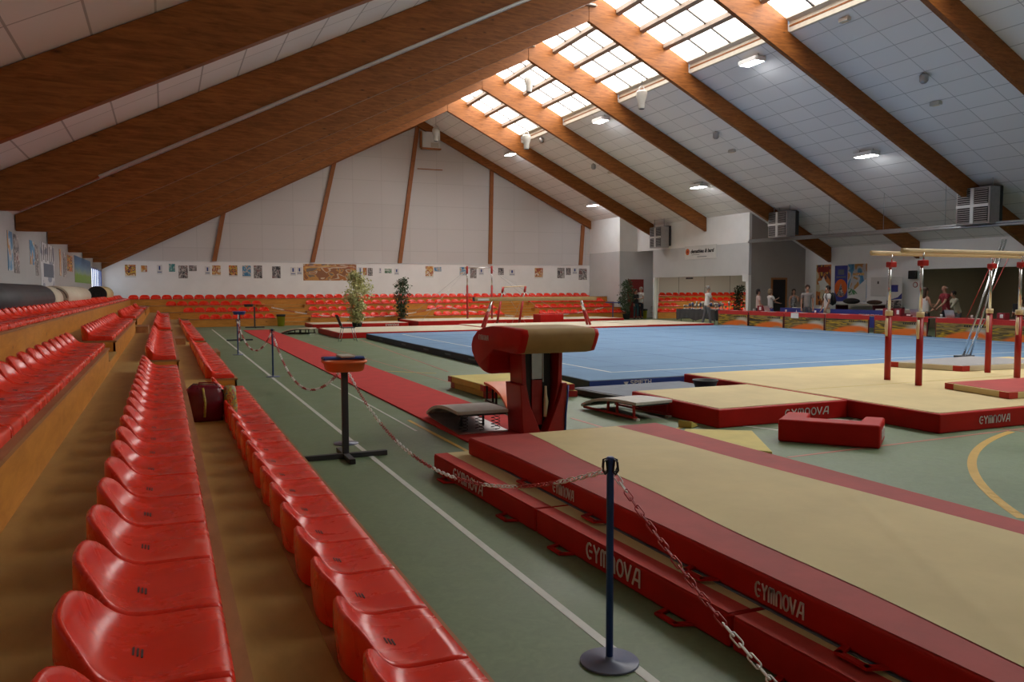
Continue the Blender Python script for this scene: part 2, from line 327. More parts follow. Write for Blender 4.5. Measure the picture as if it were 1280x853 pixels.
# ------------------------------------------------------------------ lettering from strokes
def arc(cx, cy, rx, ry, a0, a1, n=8): return [(cx + rx * math.cos(math.radians(a0 + (a1 - a0) * i / n)), cy + ry * math.sin(math.radians(a0 + (a1 - a0) * i / n))) for i in range(n + 1)]
GL = {'G': [arc(.42, .5, .36, .44, 60, 300), [(.45, .5), (.72, .5)], ],
      'Y': [[(.08, .95), (.4, .5), (.72, .95)], [(.4, .5), (.4, .05)]],
      'M': [[(.08, .05), (.08, .75)] + arc(.26, .74, .18, .2, 170, 10, 5) + [(.44, .05)], [(.44, .7)] + arc(.62, .74, .18, .2, 170, 10, 5) + [(.8, .05)]],
      'N': [[(.1, .05), (.1, .7)] + arc(.4, .68, .3, .26, 170, 10, 6) + [(.7, .05)]],
      'O': [arc(.42, .5, .34, .44, 0, 360, 14)], 'V': [[(.02, .95), (.36, .07), (.72, .95)]],
      'A': [[(.0, .05), (.42, .95), (.74, .95), (.74, .05)], [(.3, .36), (.74, .36)]],
      'S': [[(.7, .92), (.2, .92), (.1, .72), (.2, .52), (.6, .48), (.7, .28), (.6, .08), (.1, .08)]],
      'P': [[(.1, .05), (.1, .93), (.6, .93), (.72, .72), (.6, .5), (.1, .5)]], 'I': [[(.1, .05), (.1, .95)]],
      'E': [[(.7, .92), (.1, .92), (.1, .08), (.7, .08)], [(.1, .5), (.6, .5)]], 'T': [[(.0, .92), (.75, .92)], [(.37, .92), (.37, .05)]],
      'H': [[(.1, .05), (.1, .95)], [(.7, .05), (.7, .95)], [(.1, .5), (.7, .5)]], 'F': [[(.1, .05), (.1, .92), (.7, .92)], [(.1, .52), (.6, .52)]],
      'D': [[(.1, .07), (.1, .93), (.45, .93), (.72, .7), (.72, .3), (.45, .07), (.1, .07)]],
      'R': [[(.1, .05), (.1, .93), (.6, .93), (.7, .72), (.6, .52), (.1, .52)], [(.45, .5), (.75, .05)]]}
def lettering(txt, height, width, th=.17, depth=.004):
    """flat raised letters in a local xy plane, lower left corner at the origin"""
    mb = MB(); adv = {'I': .32, 'M': 1.02}; tot = sum(adv.get(c, .92) for c in txt) - .1; sx = width / tot; x = 0
    for c in txt:
        for st in GL.get(c, []):
            for (a, b) in zip(st, st[1:]):
                A = Vector(((a[0] + x) * sx, a[1] * height)); B = Vector(((b[0] + x) * sx, b[1] * height)); d = B - A
                if d.length < 1e-6: continue
                d = d.normalized(); t = th * height / 2; n = Vector((-d.y, d.x)) * t; e = d * t * .6
                P = [A - e + n, A - e - n, B + e - n, B + e + n]
                mb.add([(p.x, p.y, 0) for p in P] + [(p.x, p.y, depth) for p in P], [(0, 1, 2, 3), (7, 6, 5, 4), (0, 4, 5, 1), (1, 5, 6, 2), (2, 6, 7, 3), (3, 7, 4, 0)])
        x += adv.get(c, .92)
    return mb
def frame_m(p, ex, ey):
    ex = Vector(ex).normalized(); ey = Vector(ey).normalized(); ez = ex.cross(ey)
    return Matrix(((ex.x, ey.x, ez.x, p[0]), (ex.y, ey.y, ez.y, p[1]), (ex.z, ey.z, ez.z, p[2]), (0, 0, 0, 1)))

# ------------------------------------------------------------------ the room
XR, ZR, MR, ML = 13.4, 11.44, .49, .505         # ridge x, ceiling height there, slopes right / left
def zc(X): return ZR - (MR * (X - XR) if X > XR else ML * (XR - X))
YB, YF = 44.65, -6.0
def floor():
    mb = MB(); mb.box((-3.2, YF - .2, -.2), (41, 45, 0))
    def strip(pts, wd, k, h=.002):
        mb.mat(k)
        for a, b in zip(pts, pts[1:]):
            a = Vector((a[0], a[1])); b = Vector((b[0], b[1])); d = (b - a).normalized(); n = Vector((-d.y, d.x)) * wd / 2; a = a - d * wd * .1; b = b + d * wd * .1
            mb.prism([tuple(a - n), tuple(b - n), tuple(b + n), tuple(a + n)], .0, h)
    strip([(1.88, -5.5), (1.88, 37.5)], .05, 1)
    A = [onz(*p) for p in ((1264, 540), (1240, 549), (1222, 562), (1215, 577), (1218, 596), (1236, 617), (1278, 648))]
    # smooth arc through the traced points
    a, b, c = A[0], A[3], A[6]
    def circ(a, b, c):
        d = 2 * (a.x * (b.y - c.y) + b.x * (c.y - a.y) + c.x * (a.y - b.y))
        ux = ((a.x**2 + a.y**2) * (b.y - c.y) + (b.x**2 + b.y**2) * (c.y - a.y) + (c.x**2 + c.y**2) * (a.y - b.y)) / d
        uy = ((a.x**2 + a.y**2) * (c.x - b.x) + (b.x**2 + b.y**2) * (a.x - c.x) + (c.x**2 + c.y**2) * (b.x - a.x)) / d
        return ux, uy, math.hypot(a.x - ux, a.y - uy)
    cx, cy, rr = circ(a, b, c); a0 = math.atan2(a.y - cy, a.x - cx); a1 = math.atan2(c.y - cy, c.x - cx)
    if a1 < a0: a1 += 2 * PI
    am = math.atan2(b.y - cy, b.x - cx); am += 2 * PI if am < a0 else 0
    if not (a0 < am < a1): a0, a1 = a1, a0 + 2 * PI
    strip([(cx + rr * math.cos(a0 + (a1 - a0) * i / 28), cy + rr * math.sin(a0 + (a1 - a0) * i / 28)) for i in range(29)], .08, 2)
    g = lambda *p: (onz(*p).x, onz(*p).y)
    strip([g(714, 523), g(782, 543)], .04, 3); strip([g(985, 572), g(1280, 536)], .04, 3); strip([g(1150, 521), g(1280, 540)], .025, 3)
    strip([g(450, 425), g(560, 465)], .04, 3); strip([g(400, 432), g(640, 500)], .03, 3)
    strip([g(930, 533), g(972, 538)], .05, 1, .003); strip([g(1015, 522), g(1078, 527)], .05, 1); strip([g(1045, 530), g(1084, 521)], .04, 1)
    strip([g(478, 464), g(545, 467)], .05, 2); strip([g(843, 537), g(875, 528)], .05, 2)
    strip([(2.72, 9.2), (2.72, 14.6)], .03, 1, .003)
    strip([(2.86, 7.2), (2.86, 10.0)], .045, 2, .003)
    mb.mat(0)
    return struct(mb.build('floor', ['floor', 'line_white', 'line_yellow', 'line_red'], origin=(0, 0, 0)))
floor()
def slab(name, x0, x1, y0, y1, th, m, mats=None):
    """roof slab following the slope, underside at ceiling height"""
    mb = MB(); poly = [(x0, zc(x0)), (x1, zc(x1)), (x1, zc(x1) + th), (x0, zc(x0) + th)]
    mb.prism(poly, y0, y1, 'xz'); return struct(mb.build(name, m, origin=(0, 0, 0)))
slab('ceiling', -3.0, XR, YF, YB + .2, .25, 'ceil')
slab('ceiling', 17.55, 29.6, YF, 31.05, .25, 'ceil')
slab('ceiling', 17.55, 26.0, 31.05, YB + .2, .25, 'ceil')
slab('ceiling', XR, 17.55, 39.4, YB + .2, .25, 'ceil')
slab('ceiling', XR, 17.55, YF, -.05, .25, 'ceil')
FR = [44.5, 39.25, 34.4, 29.4, 24.5, 19.5, 14.6, 9.7]
# skylight bays between the frames
def zs(X): return zc(X) + .34
edges = [39.25, 34.4, 29.4, 24.5, 19.5, 14.6, 9.7, 4.8, 0]
for i, (ya, yb) in enumerate(zip(edges, edges[1:])):
    mb = MB(); P = lambda X, dz=0: (X, zs(X) + dz)
    # curb along the lower edge, boards, trim
    mb.mat(1).prism([(17.5, zc(17.5) - .02), (17.56, zc(17.56) - .02), (17.56, zs(17.56) + .1), (17.5, zs(17.5) + .1)], yb + .1, ya - .1, 'xz')
    mb.prism([(17.36, zs(17.36) - .06), (17.5, zs(17.5) - .06), (17.5, zs(17.5) + .02), (17.36, zs(17.36) + .02)], yb + .1, ya - .1, 'xz')
    mb.mat(4).prism([(17.49, zc(17.49) + .12), (17.5, zc(17.5) + .12), (17.5, zc(17.5) + .17), (17.49, zc(17.49) + .17)], yb + .1, ya - .1, 'xz')
    fr = mb
    n = 4
    for k in range(0, n):
        X = 13.55 + (17.4 - 13.55) * k / n
        fr.mat(2).prism([(X - .07, zs(X - .07) - .16), (X + .07, zs(X + .07) - .16), (X + .07, zs(X + .07)), (X - .07, zs(X - .07))], yb + .1, ya - .1, 'xz')
        # small wooden blocks carrying each purlin on the rafters
    for k in range(1, 4):
        Y = yb + (ya - yb) * k / 4
        fr.mat(3).prism([P(13.5, -.05), P(17.4, -.05), P(17.4, 0.0), P(13.5, 0.0)], Y - .04, Y + .04, 'xz')
    o = struct(fr.build('window_%d' % (i + 1), ['curb', 'curb', 'bar_thick', 'bar_thin', 'beam'], origin=(15.5, (ya + yb) / 2, zs(15.5))))
    o['_w'] = tuple(o.location)
    g = MB(); g.prism([P(13.4, .01), P(17.5, .01), P(17.5, .03), P(13.4, .03)], yb, ya, 'xz')
    g.build('pane', 'sky', o); del o['_w']
# glued laminated roof frames
FLABEL = {44.5: 'laminated wood roof frame flush against the back gable wall', 39.25: 'laminated wood roof frame nearest the back gable frame, farthest skylight edge',
          34.4: 'laminated wood roof frame ending above the white advertising sign', 29.4: 'laminated wood roof frame passing behind the middle grey heater box',
          24.5: 'laminated wood roof frame ending left of the wide dim opening', 19.5: 'laminated wood roof frame with the nearest grey heater box beside it',
          14.6: 'laminated wood roof frame crossing the top right corner, white conduit on its left half', 9.7: 'nearest laminated wood roof frame, only its dark left rafter seen'}
def zb(X, d=0): return zc(X) - .72 + d
for Y in FR:
    xr = 24.58 if Y > 42 else 25.75 if Y > 31.2 else 29.25
    t = thing('roof_frame', FLABEL[Y], 'roof frame', (XR, Y, 2.5)); wd = .085; top = 1.12 if 5 < Y < 39.3 else .71
    dz = .0 if Y < 42 else .22
    tl = .71
    xn = -2.78 if Y > 42 else XR - (zb(XR) - 2.93) / ML
    MB().prism([(-2.78, max(2.93, zb(-2.78) + dz) if Y < 42 else zb(-2.78) + dz), (xn + .001, zb(xn) + dz), (XR - .006, zb(XR) + dz), (XR - .006, zb(XR) + tl), (-2.78, zb(-2.78) + tl)], Y - wd, Y + wd, 'xz').build('rafter', 'beam', t, bevel=.008, seg=1)
    tr = MB().prism([(XR + .006, zb(XR) + dz), (xr, zb(xr) + dz), (xr, zb(xr) + tl), (XR + .006, zb(XR) + tl)], Y - wd, Y + wd, 'xz')
    if top > 1: tr.prism([(XR + .006, zb(XR) + .7), (17.46, zb(17.46) + .7), (17.46, zb(17.46) + 1.06), (XR + .006, zb(XR) + 1.06)], Y - wd + .002, Y + wd - .002, 'xz')
    tr.build('rafter', 'beam', t, bevel=.008, seg=1)
    if Y in (29.4, 24.5):
        MB().box((XR - .3, Y - wd - .02, zb(XR) + .5), (XR + .25, Y - wd, zb(XR) + .6)).box((XR - .3, Y - wd - .14, zb(XR) + .5), (XR + .25, Y - wd, zb(XR) + .51)).build('bracket', 'curb', t)
# walls
def wallmb(): return MB()
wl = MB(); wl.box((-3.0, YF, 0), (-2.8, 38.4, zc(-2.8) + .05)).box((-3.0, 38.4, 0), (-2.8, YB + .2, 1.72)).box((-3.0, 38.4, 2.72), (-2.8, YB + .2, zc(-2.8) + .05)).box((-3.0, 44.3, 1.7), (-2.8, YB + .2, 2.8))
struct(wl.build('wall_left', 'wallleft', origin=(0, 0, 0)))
def gable(name, y0, y1, zlow, x0=-3.0, x1=29.4):
    mb = MB(); mb.box((x0, y0, 0), (x1, y1, zlow))
    mb.mat(1).prism([(x0, zlow), (x1, zlow), (x1, zc(x1) + .1), (XR, ZR + .1), (x0, zc(x0) + .1)], y0, y1, 'xz')
    return struct(mb.build(name, ['wall', 'gable'], origin=(0, 0, 0)))
gable('wall_back', YB, YB + .2, 3.22, x1=25.0)
gable('wall_front', YF - .2, YF, 3.2, x1=29.6)
struct(MB().box((-2.8, YB - .03, 3.19), (24.6, YB, 3.24)).build('trim_1', 'wallgrey'))
# window at the far end of the left wall: blue bars and daylight behind
w9 = MB()
for k in range(0, 7):
    Y = 38.4 + (44.3 - 38.4) * k / 6; w9.box((-2.84, Y - .03, 1.72), (-2.80, Y + .03, 2.72))
w9.box((-2.86, 38.4, 1.72), (-2.79, 44.3, 1.78)).box((-2.86, 38.4, 2.66), (-2.79, 44.3, 2.72))
o = struct(w9.build('window_20', 'bluemetal')); o['_w'] = tuple(o.location)
MB().box((-2.96, 38.4, 1.72), (-2.92, 44.3, 2.72)).build('pane', 'winglass', o); del o['_w']
# right side: stepped walls
GZ = 3.93
def two(mb, a, b, zt, kt=0, kb=1, z0=0):
    mb.mat(kb).box((a[0], a[1], z0), (b[0], b[1], GZ)); mb.mat(kt).box((a[0], a[1], GZ), (b[0], b[1], zt)); return mb
mb = MB(); two(mb, (24.6, 41.15), (24.75, YB), zc(24.6) + .2); two(mb, (24.6, 41.0), (25.8, 41.15), zc(24.6)); mb.mat(1).box((25.8, 41.0, 0), (27.3, 41.15, GZ))
struct(mb.build('wall_right_far', ['wall', 'wallgrey'], origin=(0, 0, 0)))
# white upper wall over the recess, bulkhead over the alcove stand, its pier and the dark return wall
mb = MB(); mb.mat(0).box((25.8, 31.05, GZ), (25.95, 41.15, zc(25.8) + .2)); mb.mat(1).box((25.8, 31.05, 2.36), (25.95, 39.3, GZ)); mb.mat(0).box((25.8, 39.15, 0), (25.95, 39.3, 2.36)); mb.mat(0).box((25.8, 31.05, 0), (25.95, 31.25, 2.36))
struct(mb.build('wall_right_middle', ['wall', 'wallgrey'], origin=(0, 0, 0)))
mb = MB(); mb.mat(0).box((25.96, 31.05, 0), (29.6, 31.2, zc(25.9) + .1))
struct(mb.build('wall_right_return', 'walldark', origin=(0, 0, 0)))
struct(MB().prism([(25.96, 39.3), (26.06, 39.24), (27.32, 41.0), (27.2, 41.0)], 0, GZ).build('wall_recess', 'wallgrey', origin=(0, 0, 0)))
struct(MB().prism([(25.81, 39.3), (25.97, 39.3), (27.3, 41.14), (25.81, 41.14)], GZ - .01, GZ + .1).build('ceiling', 'wallgrey', origin=(0, 0, 0)))
mb = MB(); mb.box((27.3, 42.75, 0), (36.5, 42.9, 3.2)).box((27.3, 41.15, 0), (27.4, 42.75, 3.2)).box((36.5, 31.2, 0), (36.65, 42.9, 3.2))
struct(mb.build('wall_alcove', 'panelgrey', origin=(0, 0, 0)))
struct(MB().box((25.95, 31.2, 3.2), (36.65, 39.15, 3.35)).box((27.4, 39.15, 3.2), (36.65, 42.9, 3.35)).build('ceiling', 'wallgrey', origin=(0, 0, 0)))
OY0, OY1, OZ = 12.5, 24.4, 2.5
mb = MB(); mb.box((29.3, OY1, 0), (29.5, 31.05, zc(29.3) + .2)).box((29.3, YF, 0), (29.5, OY0, zc(29.3) + .2)).box((29.3, OY0, OZ), (29.5, OY1, zc(29.3) + .2))
struct(mb.build('wall_right', 'wall', origin=(0, 0, 0)))
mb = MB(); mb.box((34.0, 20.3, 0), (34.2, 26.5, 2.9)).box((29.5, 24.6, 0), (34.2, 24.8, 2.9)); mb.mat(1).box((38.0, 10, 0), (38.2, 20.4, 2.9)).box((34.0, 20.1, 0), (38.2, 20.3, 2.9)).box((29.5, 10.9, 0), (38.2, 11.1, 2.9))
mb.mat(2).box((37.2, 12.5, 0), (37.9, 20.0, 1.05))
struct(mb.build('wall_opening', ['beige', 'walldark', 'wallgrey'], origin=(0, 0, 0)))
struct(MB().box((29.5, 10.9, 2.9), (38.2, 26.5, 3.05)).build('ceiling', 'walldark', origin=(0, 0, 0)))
# doors
def door(n, box0, box1, leaf, frame, face, dark=False):
    mb = MB(); x0, y, z1 = box0; x1 = box1
    mb.box((x0 - .09, y - .04, 0), (x0, y, z1 + .09)).box((x1, y - .04, 0), (x1 + .09, y, z1 + .09)).box((x0, y - .04, z1), (x1, y, z1 + .09))
    o = struct(mb.build('door_%d' % n, frame)); o['_w'] = tuple(o.location)
    MB().box((x0, y - .02, 0), (x1, y, z1)).build('door_leaf', leaf, o, bevel=.004, seg=1); 
    MB().rod((x0 + .1, y - .02, 1.02), (x0 + .1, y - .08, 1.02), .012).rod((x0 + .1, y - .075, 1.02), (x0 + .24, y - .075, 1.02), .012).build('door_handle', 'metal', o); del o['_w']
door(1, (25.25, 41.0, 2.2), 26.15, 'reddoor', 'reddoor', 0)
door(2, (27.25, 31.05, 2.15), 28.05, 'black', 'doorwood', 0)
# slim wooden battens on the gable wall
for i, (xa, za, xb, zb_) in enumerate([(2.44, 3.22, 2.95, 5.75), (7.46, 3.22, 8.72, 8.65), (12.33, 3.22, 13.45, 10.9), (17.85, 3.22, 17.98, 8.75), (23.93, 3.22, 24.1, 5.7)]):
    mb = MB().prism([(xa - .11, za), (xa + .11, za), (xb + .11, zb_), (xb - .11, zb_)], YB - .12, YB - .001, 'xz')
    struct(mb.build('trim_%d' % (i + 2), 'batten'))

# ------------------------------------------------------------------ stands
ZK = [.36, .67, .975, 1.28]; XK = [.97, .17, -.655, -1.47]; YK = [39.9, 40.72, 41.54, 42.36]
AIS = [(11.15, 12.7), (21.3, 22.65), (32.3, 33.6)]
def side_stand():
    t = thing('grandstand', 'long wooden side stand stepping up along the left wall', 'grandstand', (-.9, 16, 0))
    for k in range(4):
        z0 = 0 if k == 0 else ZK[k - 1]; X = XK[k]; Xb = XK[k + 1] if k < 3 else -2.79; Y1 = YK[k]
        segs = [(-3.0, 11.15, 0), (11.15, 12.7, 1), (12.7, 21.3, 0), (21.3, 22.65, 1), (22.65, 32.3, 0), (32.3, 33.6, 1), (33.6, Y1, 0)]
        if k == 3: segs = [(-3.0, Y1, 0)]
        rm = MB()
        for a, b, low in segs:
            if not low: rm.box((X - .03, a, z0), (X, b, ZK[k] - .02))
            else:
                zm = (z0 + ZK[k]) / 2; rm.box((X - .03, a, z0), (X, b, zm - .02)).box((X - .45, a, zm), (X - .42, b, ZK[k] - .02))
                rm.box((X - .45, a - .02, zm), (X, a, ZK[k] - .02)).box((X - .45, b, zm), (X, b + .02, ZK[k] - .02))
        rm.build('riser', 'ply', t)
        dm = MB().box((Xb, -3.0, ZK[k] - .02), (X - .45, Y1 + (0 if k == 3 else .82), ZK[k]))
        for a, b, low in segs:
            if low: dm.box((X - .45, a, (z0 + ZK[k]) / 2 - .02), (X + .015, b, (z0 + ZK[k]) / 2))
        dm.build('deck', 'deck', t)
        lm = MB()
        for a, b, low in segs:
            if not low: lm.box((X - .45, a, ZK[k] - .02), (X + .015, b, ZK[k] + .004))
        lm.build('ledge', 'ledge', t)
    for j, (X, z0, z1) in enumerate([(XK[0], 0, ZK[0]), (XK[1], ZK[0], ZK[1]), (XK[2], ZK[1], ZK[2])]):
        a, b = AIS[1]
        MB().box((X + .016, a, z0), (X + .28, b, z0 + .155)).build('step', 'ledge', t)
side_stand()
def back_stand(nm, label, x0s, x1, YK, aisles, cat='grandstand', yb=None):
    t = thing(nm, label, cat, ((x0s[0] + x1) / 2, YK[0], 0)); yb = yb or YB - .01
    for k in range(4):
        z0 = 0 if k == 0 else ZK[k - 1]; Y = YK[k]; Ye = YK[k + 1] if k < 3 else yb
        cuts = sorted(aisles) if k < 3 else []
        xe = x1 - (.0 if cat != 'grandstand' else 0); a = x0s[k]; segs = []
        for (c0, c1) in cuts: segs.append((a, c0, 0)); segs.append((c0, c1, 1)); a = c1
        segs.append((a, xe, 0)); rm = MB(); dm = MB().box((x0s[k], Y + .45, ZK[k] - .02), (xe, Ye, ZK[k])); lm = MB()
        zm = (z0 + ZK[k]) / 2
        for a, b, low in segs:
            if not low: rm.box((a, Y, z0), (b, Y + .03, ZK[k] - .02)); lm.box((a, Y - .015, ZK[k] - .02), (b, Y + .45, ZK[k] + .004))
            else:
                rm.box((a, Y, z0), (b, Y + .03, zm - .02)).box((a, Y + .42, zm), (b, Y + .45, ZK[k] - .02)).box((a - .02, Y, zm), (a, Y + .45, ZK[k] - .02)).box((b, Y, zm), (b + .02, Y + .45, ZK[k] - .02))
                dm.box((a, Y - .015, zm - .02), (b, Y + .45, zm))
        rm.build('riser', 'ply', t); dm.build('deck', 'deck', t); lm.build('ledge', 'ledge', t)
    return t
BA = [(5.0, 6.5), (17.1, 18.95)]
back_stand('grandstand', 'wooden stand of orange tiers along the back gable wall', [XK[0] - .0, XK[1], XK[2], XK[3]], 24.55, YK, BA)
YA = [39.35, 40.15, 40.95, 41.75]
back_stand('grandstand', 'short wooden stand inside the alcove behind the judges tables', [26.2, 26.75, 27.3, 27.42], 35.5, YA, [], yb=42.74)

def seat_mb(nu=16):
    c = [(0, -.062), (.002, -.02), (-.012, 0), (-.06, .002), (-.13, -.004), (-.20, -.010), (-.27, -.006), (-.325, .016), (-.36, .062), (-.38, .112), (-.392, .145), (-.403, .150), (-.414, .14), (-.416, .05), (-.405, -.058)]
    e = [(0, -.062), (.002, -.02), (-.012, 0), (-.06, .003), (-.12, .003), (-.18, .003), (-.225, .005), (-.255, .012), (-.28, .024), (-.298, .036), (-.308, .041), (-.316, .038), (-.32, .025), (-.322, 0), (-.32, -.058)]
    mb = MB(); mb.smooth = True; rows = []
    us = [math.sin(PI / 2 * (-1 + 2 * i / nu)) for i in range(nu + 1)]
    W = .222
    for u in us:
        f = 1 - (1 - abs(u) ** 2.4); mb_row = []
        f = abs(u) ** 3.0; fz = abs(u) ** 4.5
        for (cx, cz), (ex, ez) in zip(c, e): mb_row.append((cx + (ex - cx) * f, u * W, cz + (ez - cz) * fz))
        rows.append(mb_row)
    # rounded side skirts
    def skirt(r, sgn): return [(x, y + sgn * .008, min(z, z - .012)) for x, y, z in r], [(x, y + sgn * .008, -.06) for x, y, z in r]
    s0 = skirt(rows[0], -1); s1 = skirt(rows[-1], 1); rows = [s0[1], s0[0]] + rows + [s1[0], s1[1]]
    n = len(c); vs = [p for r in rows for p in r]
    fs = [(i * n + j, (i + 1) * n + j, (i + 1) * n + j + 1, i * n + j + 1) for i in range(len(rows) - 1) for j in range(n - 1)]
    mb.add(vs, fs); mb.smooth = False
    # dark ventilation slots pressed in the back of the shell
    mb.mat(1)
    for q in (-.012, 0, .012): mb.cbox((-.225 + q * .9, 0 - q, -.0085), (.005, .05, .004))
    return mb
SEATN = [0]; seat_me = [None]; far_list = []
def seat(x, y, z, rz, label, group):
    if SEATN[0] >= 300: far_list.append((x, y, z, rz)); return
    SEATN[0] += 1
    if seat_me[0] is None: o = seat_mb().build('stand_seat', ['seat', 'dark'], local=True); seat_me[0] = o
    else: o = seat_me[0].copy(); COL.objects.link(o)
    o.location = (x, y, z); o.rotation_euler = (0, 0, rz)
    tag(o, label, 'seat', group)
ROWN = ['lowest', 'second lowest', 'second highest', 'highest']
BLK = [(None, 11.13), (12.76, 21.3), (22.75, 32.3), (33.7, 36.9)]
BLN = ['nearest section', 'section past first aisle', 'section past second aisle', 'last short section']
start = [1.62, 1.20, 3.2, 5.5]
P = .478
for k in range(4):
    for bi, (a, b) in enumerate(BLK):
        y0 = start[k] if bi == 0 else a
        if k == 3:
            if bi: continue
            b = 41.9
        n = int((b - y0) / P + .01)
        for i in range(n):
            y = y0 + P * (i + .5) if k == 3 or bi else b - P * (n - i - .5)
            lab = 'red plastic seat, %s row of the side stand, %s' % (ROWN[k], BLN[bi]) if k < 3 else 'red moulded plastic seat in the unbroken highest row of the left side stand'
            grp = 'side stand seats, %s row, %s' % (ROWN[k], BLN[bi]) if k < 3 else 'side stand seats, highest row'
            seat(XK[k] - .035, y, ZK[k] + .0665, 0, lab, grp)
NS = SEATN[0]; print('side seats', NS)
rowsx = [[(1.45, 5.0), (6.6, 11.3), (12.9, 17.05), (19.0, 24.4)], [(.8, 4.9), (6.6, 11.4), (12.8, 17.05), (19.1, 24.3)], [(.05, 4.75), (6.6, 16.9), (19.1, 24.3)], [(-1.6, 23.7)]]
for k in range(4):
    for bi, (a, b) in enumerate(rowsx[k]):
        for i in range(int((b - a) / .49)):
            seat(a + .49 * (i + .5), YK[k] + .035, ZK[k] + .0665, -PI / 2, 'red plastic seat in the front row of the back stand, %s block from the left' % ORD[bi], 'back stand front row seats, %s block' % ORD[bi])
ra = [[(26.3, 33.5)], [(26.85, 28.8), (30, 35)], [(27.45, 34)], [(27.6, 35.2)]]
for k in range(4):
    for a, b in ra[k]:
        for i in range(int((b - a) / .49)): far_list.append((a + .49 * (i + .5), YA[k] + .035, ZK[k] + .0665, -PI / 2))
sm = seat_mb(8); am = MB()
for x, y, z, rz in far_list: am.join(sm, Matrix.Translation((x, y, z)) @ Matrix.Rotation(rz, 4, 'Z'))
tag(am.build('stand_seat', ['seat', 'dark'], origin=(12, 41, .4)), 'rows of small red seats on the far stands along the back wall and in the alcove', 'seats', None, 'stuff')

# ------------------------------------------------------------------ mats
def matbox(x0, x1, y0, y1, z0, z1, name='mat'): return MB().box((x0, y0, z0), (x1, y1, z1))
def logo_on(parent, txt, p, ex, h, wd, m='logo', name='lettering', th=.19, ey=(0, 0, 1)):
    mb = lettering(txt, h, wd, th); mb.xf(frame_m(p, ex, ey)); return mb.build(name, m, parent)
def dhandle(parent, p, ex, out, wd=.2, m='red'):
    """a webbing loop lying out from the side of a mat at p"""
    ex = Vector(ex).normalized(); out = Vector(out).normalized(); p = Vector(p); n = out.cross(ex)
    mb = MB(); pts = [p - ex * wd / 2, p - ex * wd * .36 + out * .075, p + ex * wd * .36 + out * .075, p + ex * wd / 2]
    t = .016
    for a, b in zip(pts, pts[1:]):
        d = (b - a).normalized(); q = Vector((0, 0, 1)).cross(d) * t; a2 = a - d * t * .7; b2 = b + d * t * .7; z = Vector((0, 0, .006))
        mb.add([a2 - q - z, b2 - q - z, b2 + q - z, a2 + q - z, a2 - q + z, b2 - q + z, b2 + q + z, a2 + q + z], [(0, 3, 2, 1), (4, 5, 6, 7), (0, 1, 5, 4), (1, 2, 6, 5), (2, 3, 7, 6), (3, 0, 4, 7)])
    mb.build('handle', m, parent)
tilt = Matrix.Translation((2.3, 5, 0)) @ Matrix.Rotation(-.028, 4, 'Z') @ Matrix.Translation((-2.3, -5, 0))
tilt = Matrix.Rotation(0, 4, 'Z')
def rotobj(o, about, ang): pass
# lower landing mats (three end to end)
LOW = [(4.975, 7.05, 'half-thick red mat with cream top, farthest of the row under the big landing mat'), (2.965, 4.955, 'half-thick red mat with cream top, middle of the row under the big landing mat'), (.95, 2.945, 'half-thick red mat with cream top, nearest of the row under the big landing mat')]
LH = .165
def lx(Y): return 2.25 + (7.05 - Y) * .032
for (ya, yb, lab) in LOW:
    xa = lx((ya + yb) / 2); t = thing('landing_mat', lab, 'mat', (xa + 1.1, (ya + yb) / 2, 0), 0, 'landing mats under the big mat'); del t['group']
    bd = MB().prism([(lx(ya), ya), (4.5, ya), (4.5, yb), (lx(yb), yb)], 0.0, LH).build('mat_body', 'red', t, bevel=.018, seg=3)
    MB().prism([(lx(ya) + .005, ya + .01), (lx(ya) + .13, ya + .01), (lx(yb) + .13, yb - .01), (lx(yb) + .005, yb - .01)], LH, LH + .0035).build('velcro_strip', 'redbright', t)
    MB().prism([(lx(ya) + .13, ya + .01), (4.4, ya + .01), (4.4, yb - .01), (lx(yb) + .13, yb - .01)], LH, LH + .003).build('mat_cover', 'cream', t)
    ex = Vector((lx(ya) - lx(yb), ya - yb, 0)).normalized()
    if ya > 1:
        k_ = 0 if ya > 4 else 1; ys = [onx(px, py, 2.3).y for px, py in (((572, 595), (606, 620)), ((727, 690), (790, 735)))[k_]]; y1, y0 = ys
        ln = (y1 - y0); logo_on(bd, 'GYMNOVA', (lx(y1) - .0045, y1, .04), ex, .105, ln, th=.125)
    for yy in (ya + .38, yb - .42): dhandle(bd, (lx(yy), yy, .012), ex, (-1, 0, 0))
# upper big landing mat
t = thing('landing_mat', 'large red landing mat with a broad cream centre before the vaulting table', 'mat', (3.4, 3.6, .2))
def ux(Y): return 2.575 if Y < 6 else 2.575 - (Y - 6) * .06
UY0 = .35; UT = .325
bd = MB().prism([(ux(UY0), UY0), (4.56, UY0), (4.56, 6.87), (ux(6.87), 6.87), (2.575, 6.0)], LH + .008, UT).build('mat_body', 'red', t, bevel=.02, seg=3)
MB().prism([(2.59, UY0 + .02), (4.545, UY0 + .02), (4.545, 6.855), (ux(6.85) + .015, 6.855), (2.59, 6.0)], UT - .001, UT + .0035).build('border_cover', 'redtop', t)
MB().box((2.57, UY0, LH + .003), (4.5, 6.85, LH + .0085)).build('underside', 'greyblue', t)
cm = MB(); nx, ny = 44, 150
def cl_(Y): return 3.11 - (6.85 - Y) * .065 + .012 * math.sin(Y * 3.1)
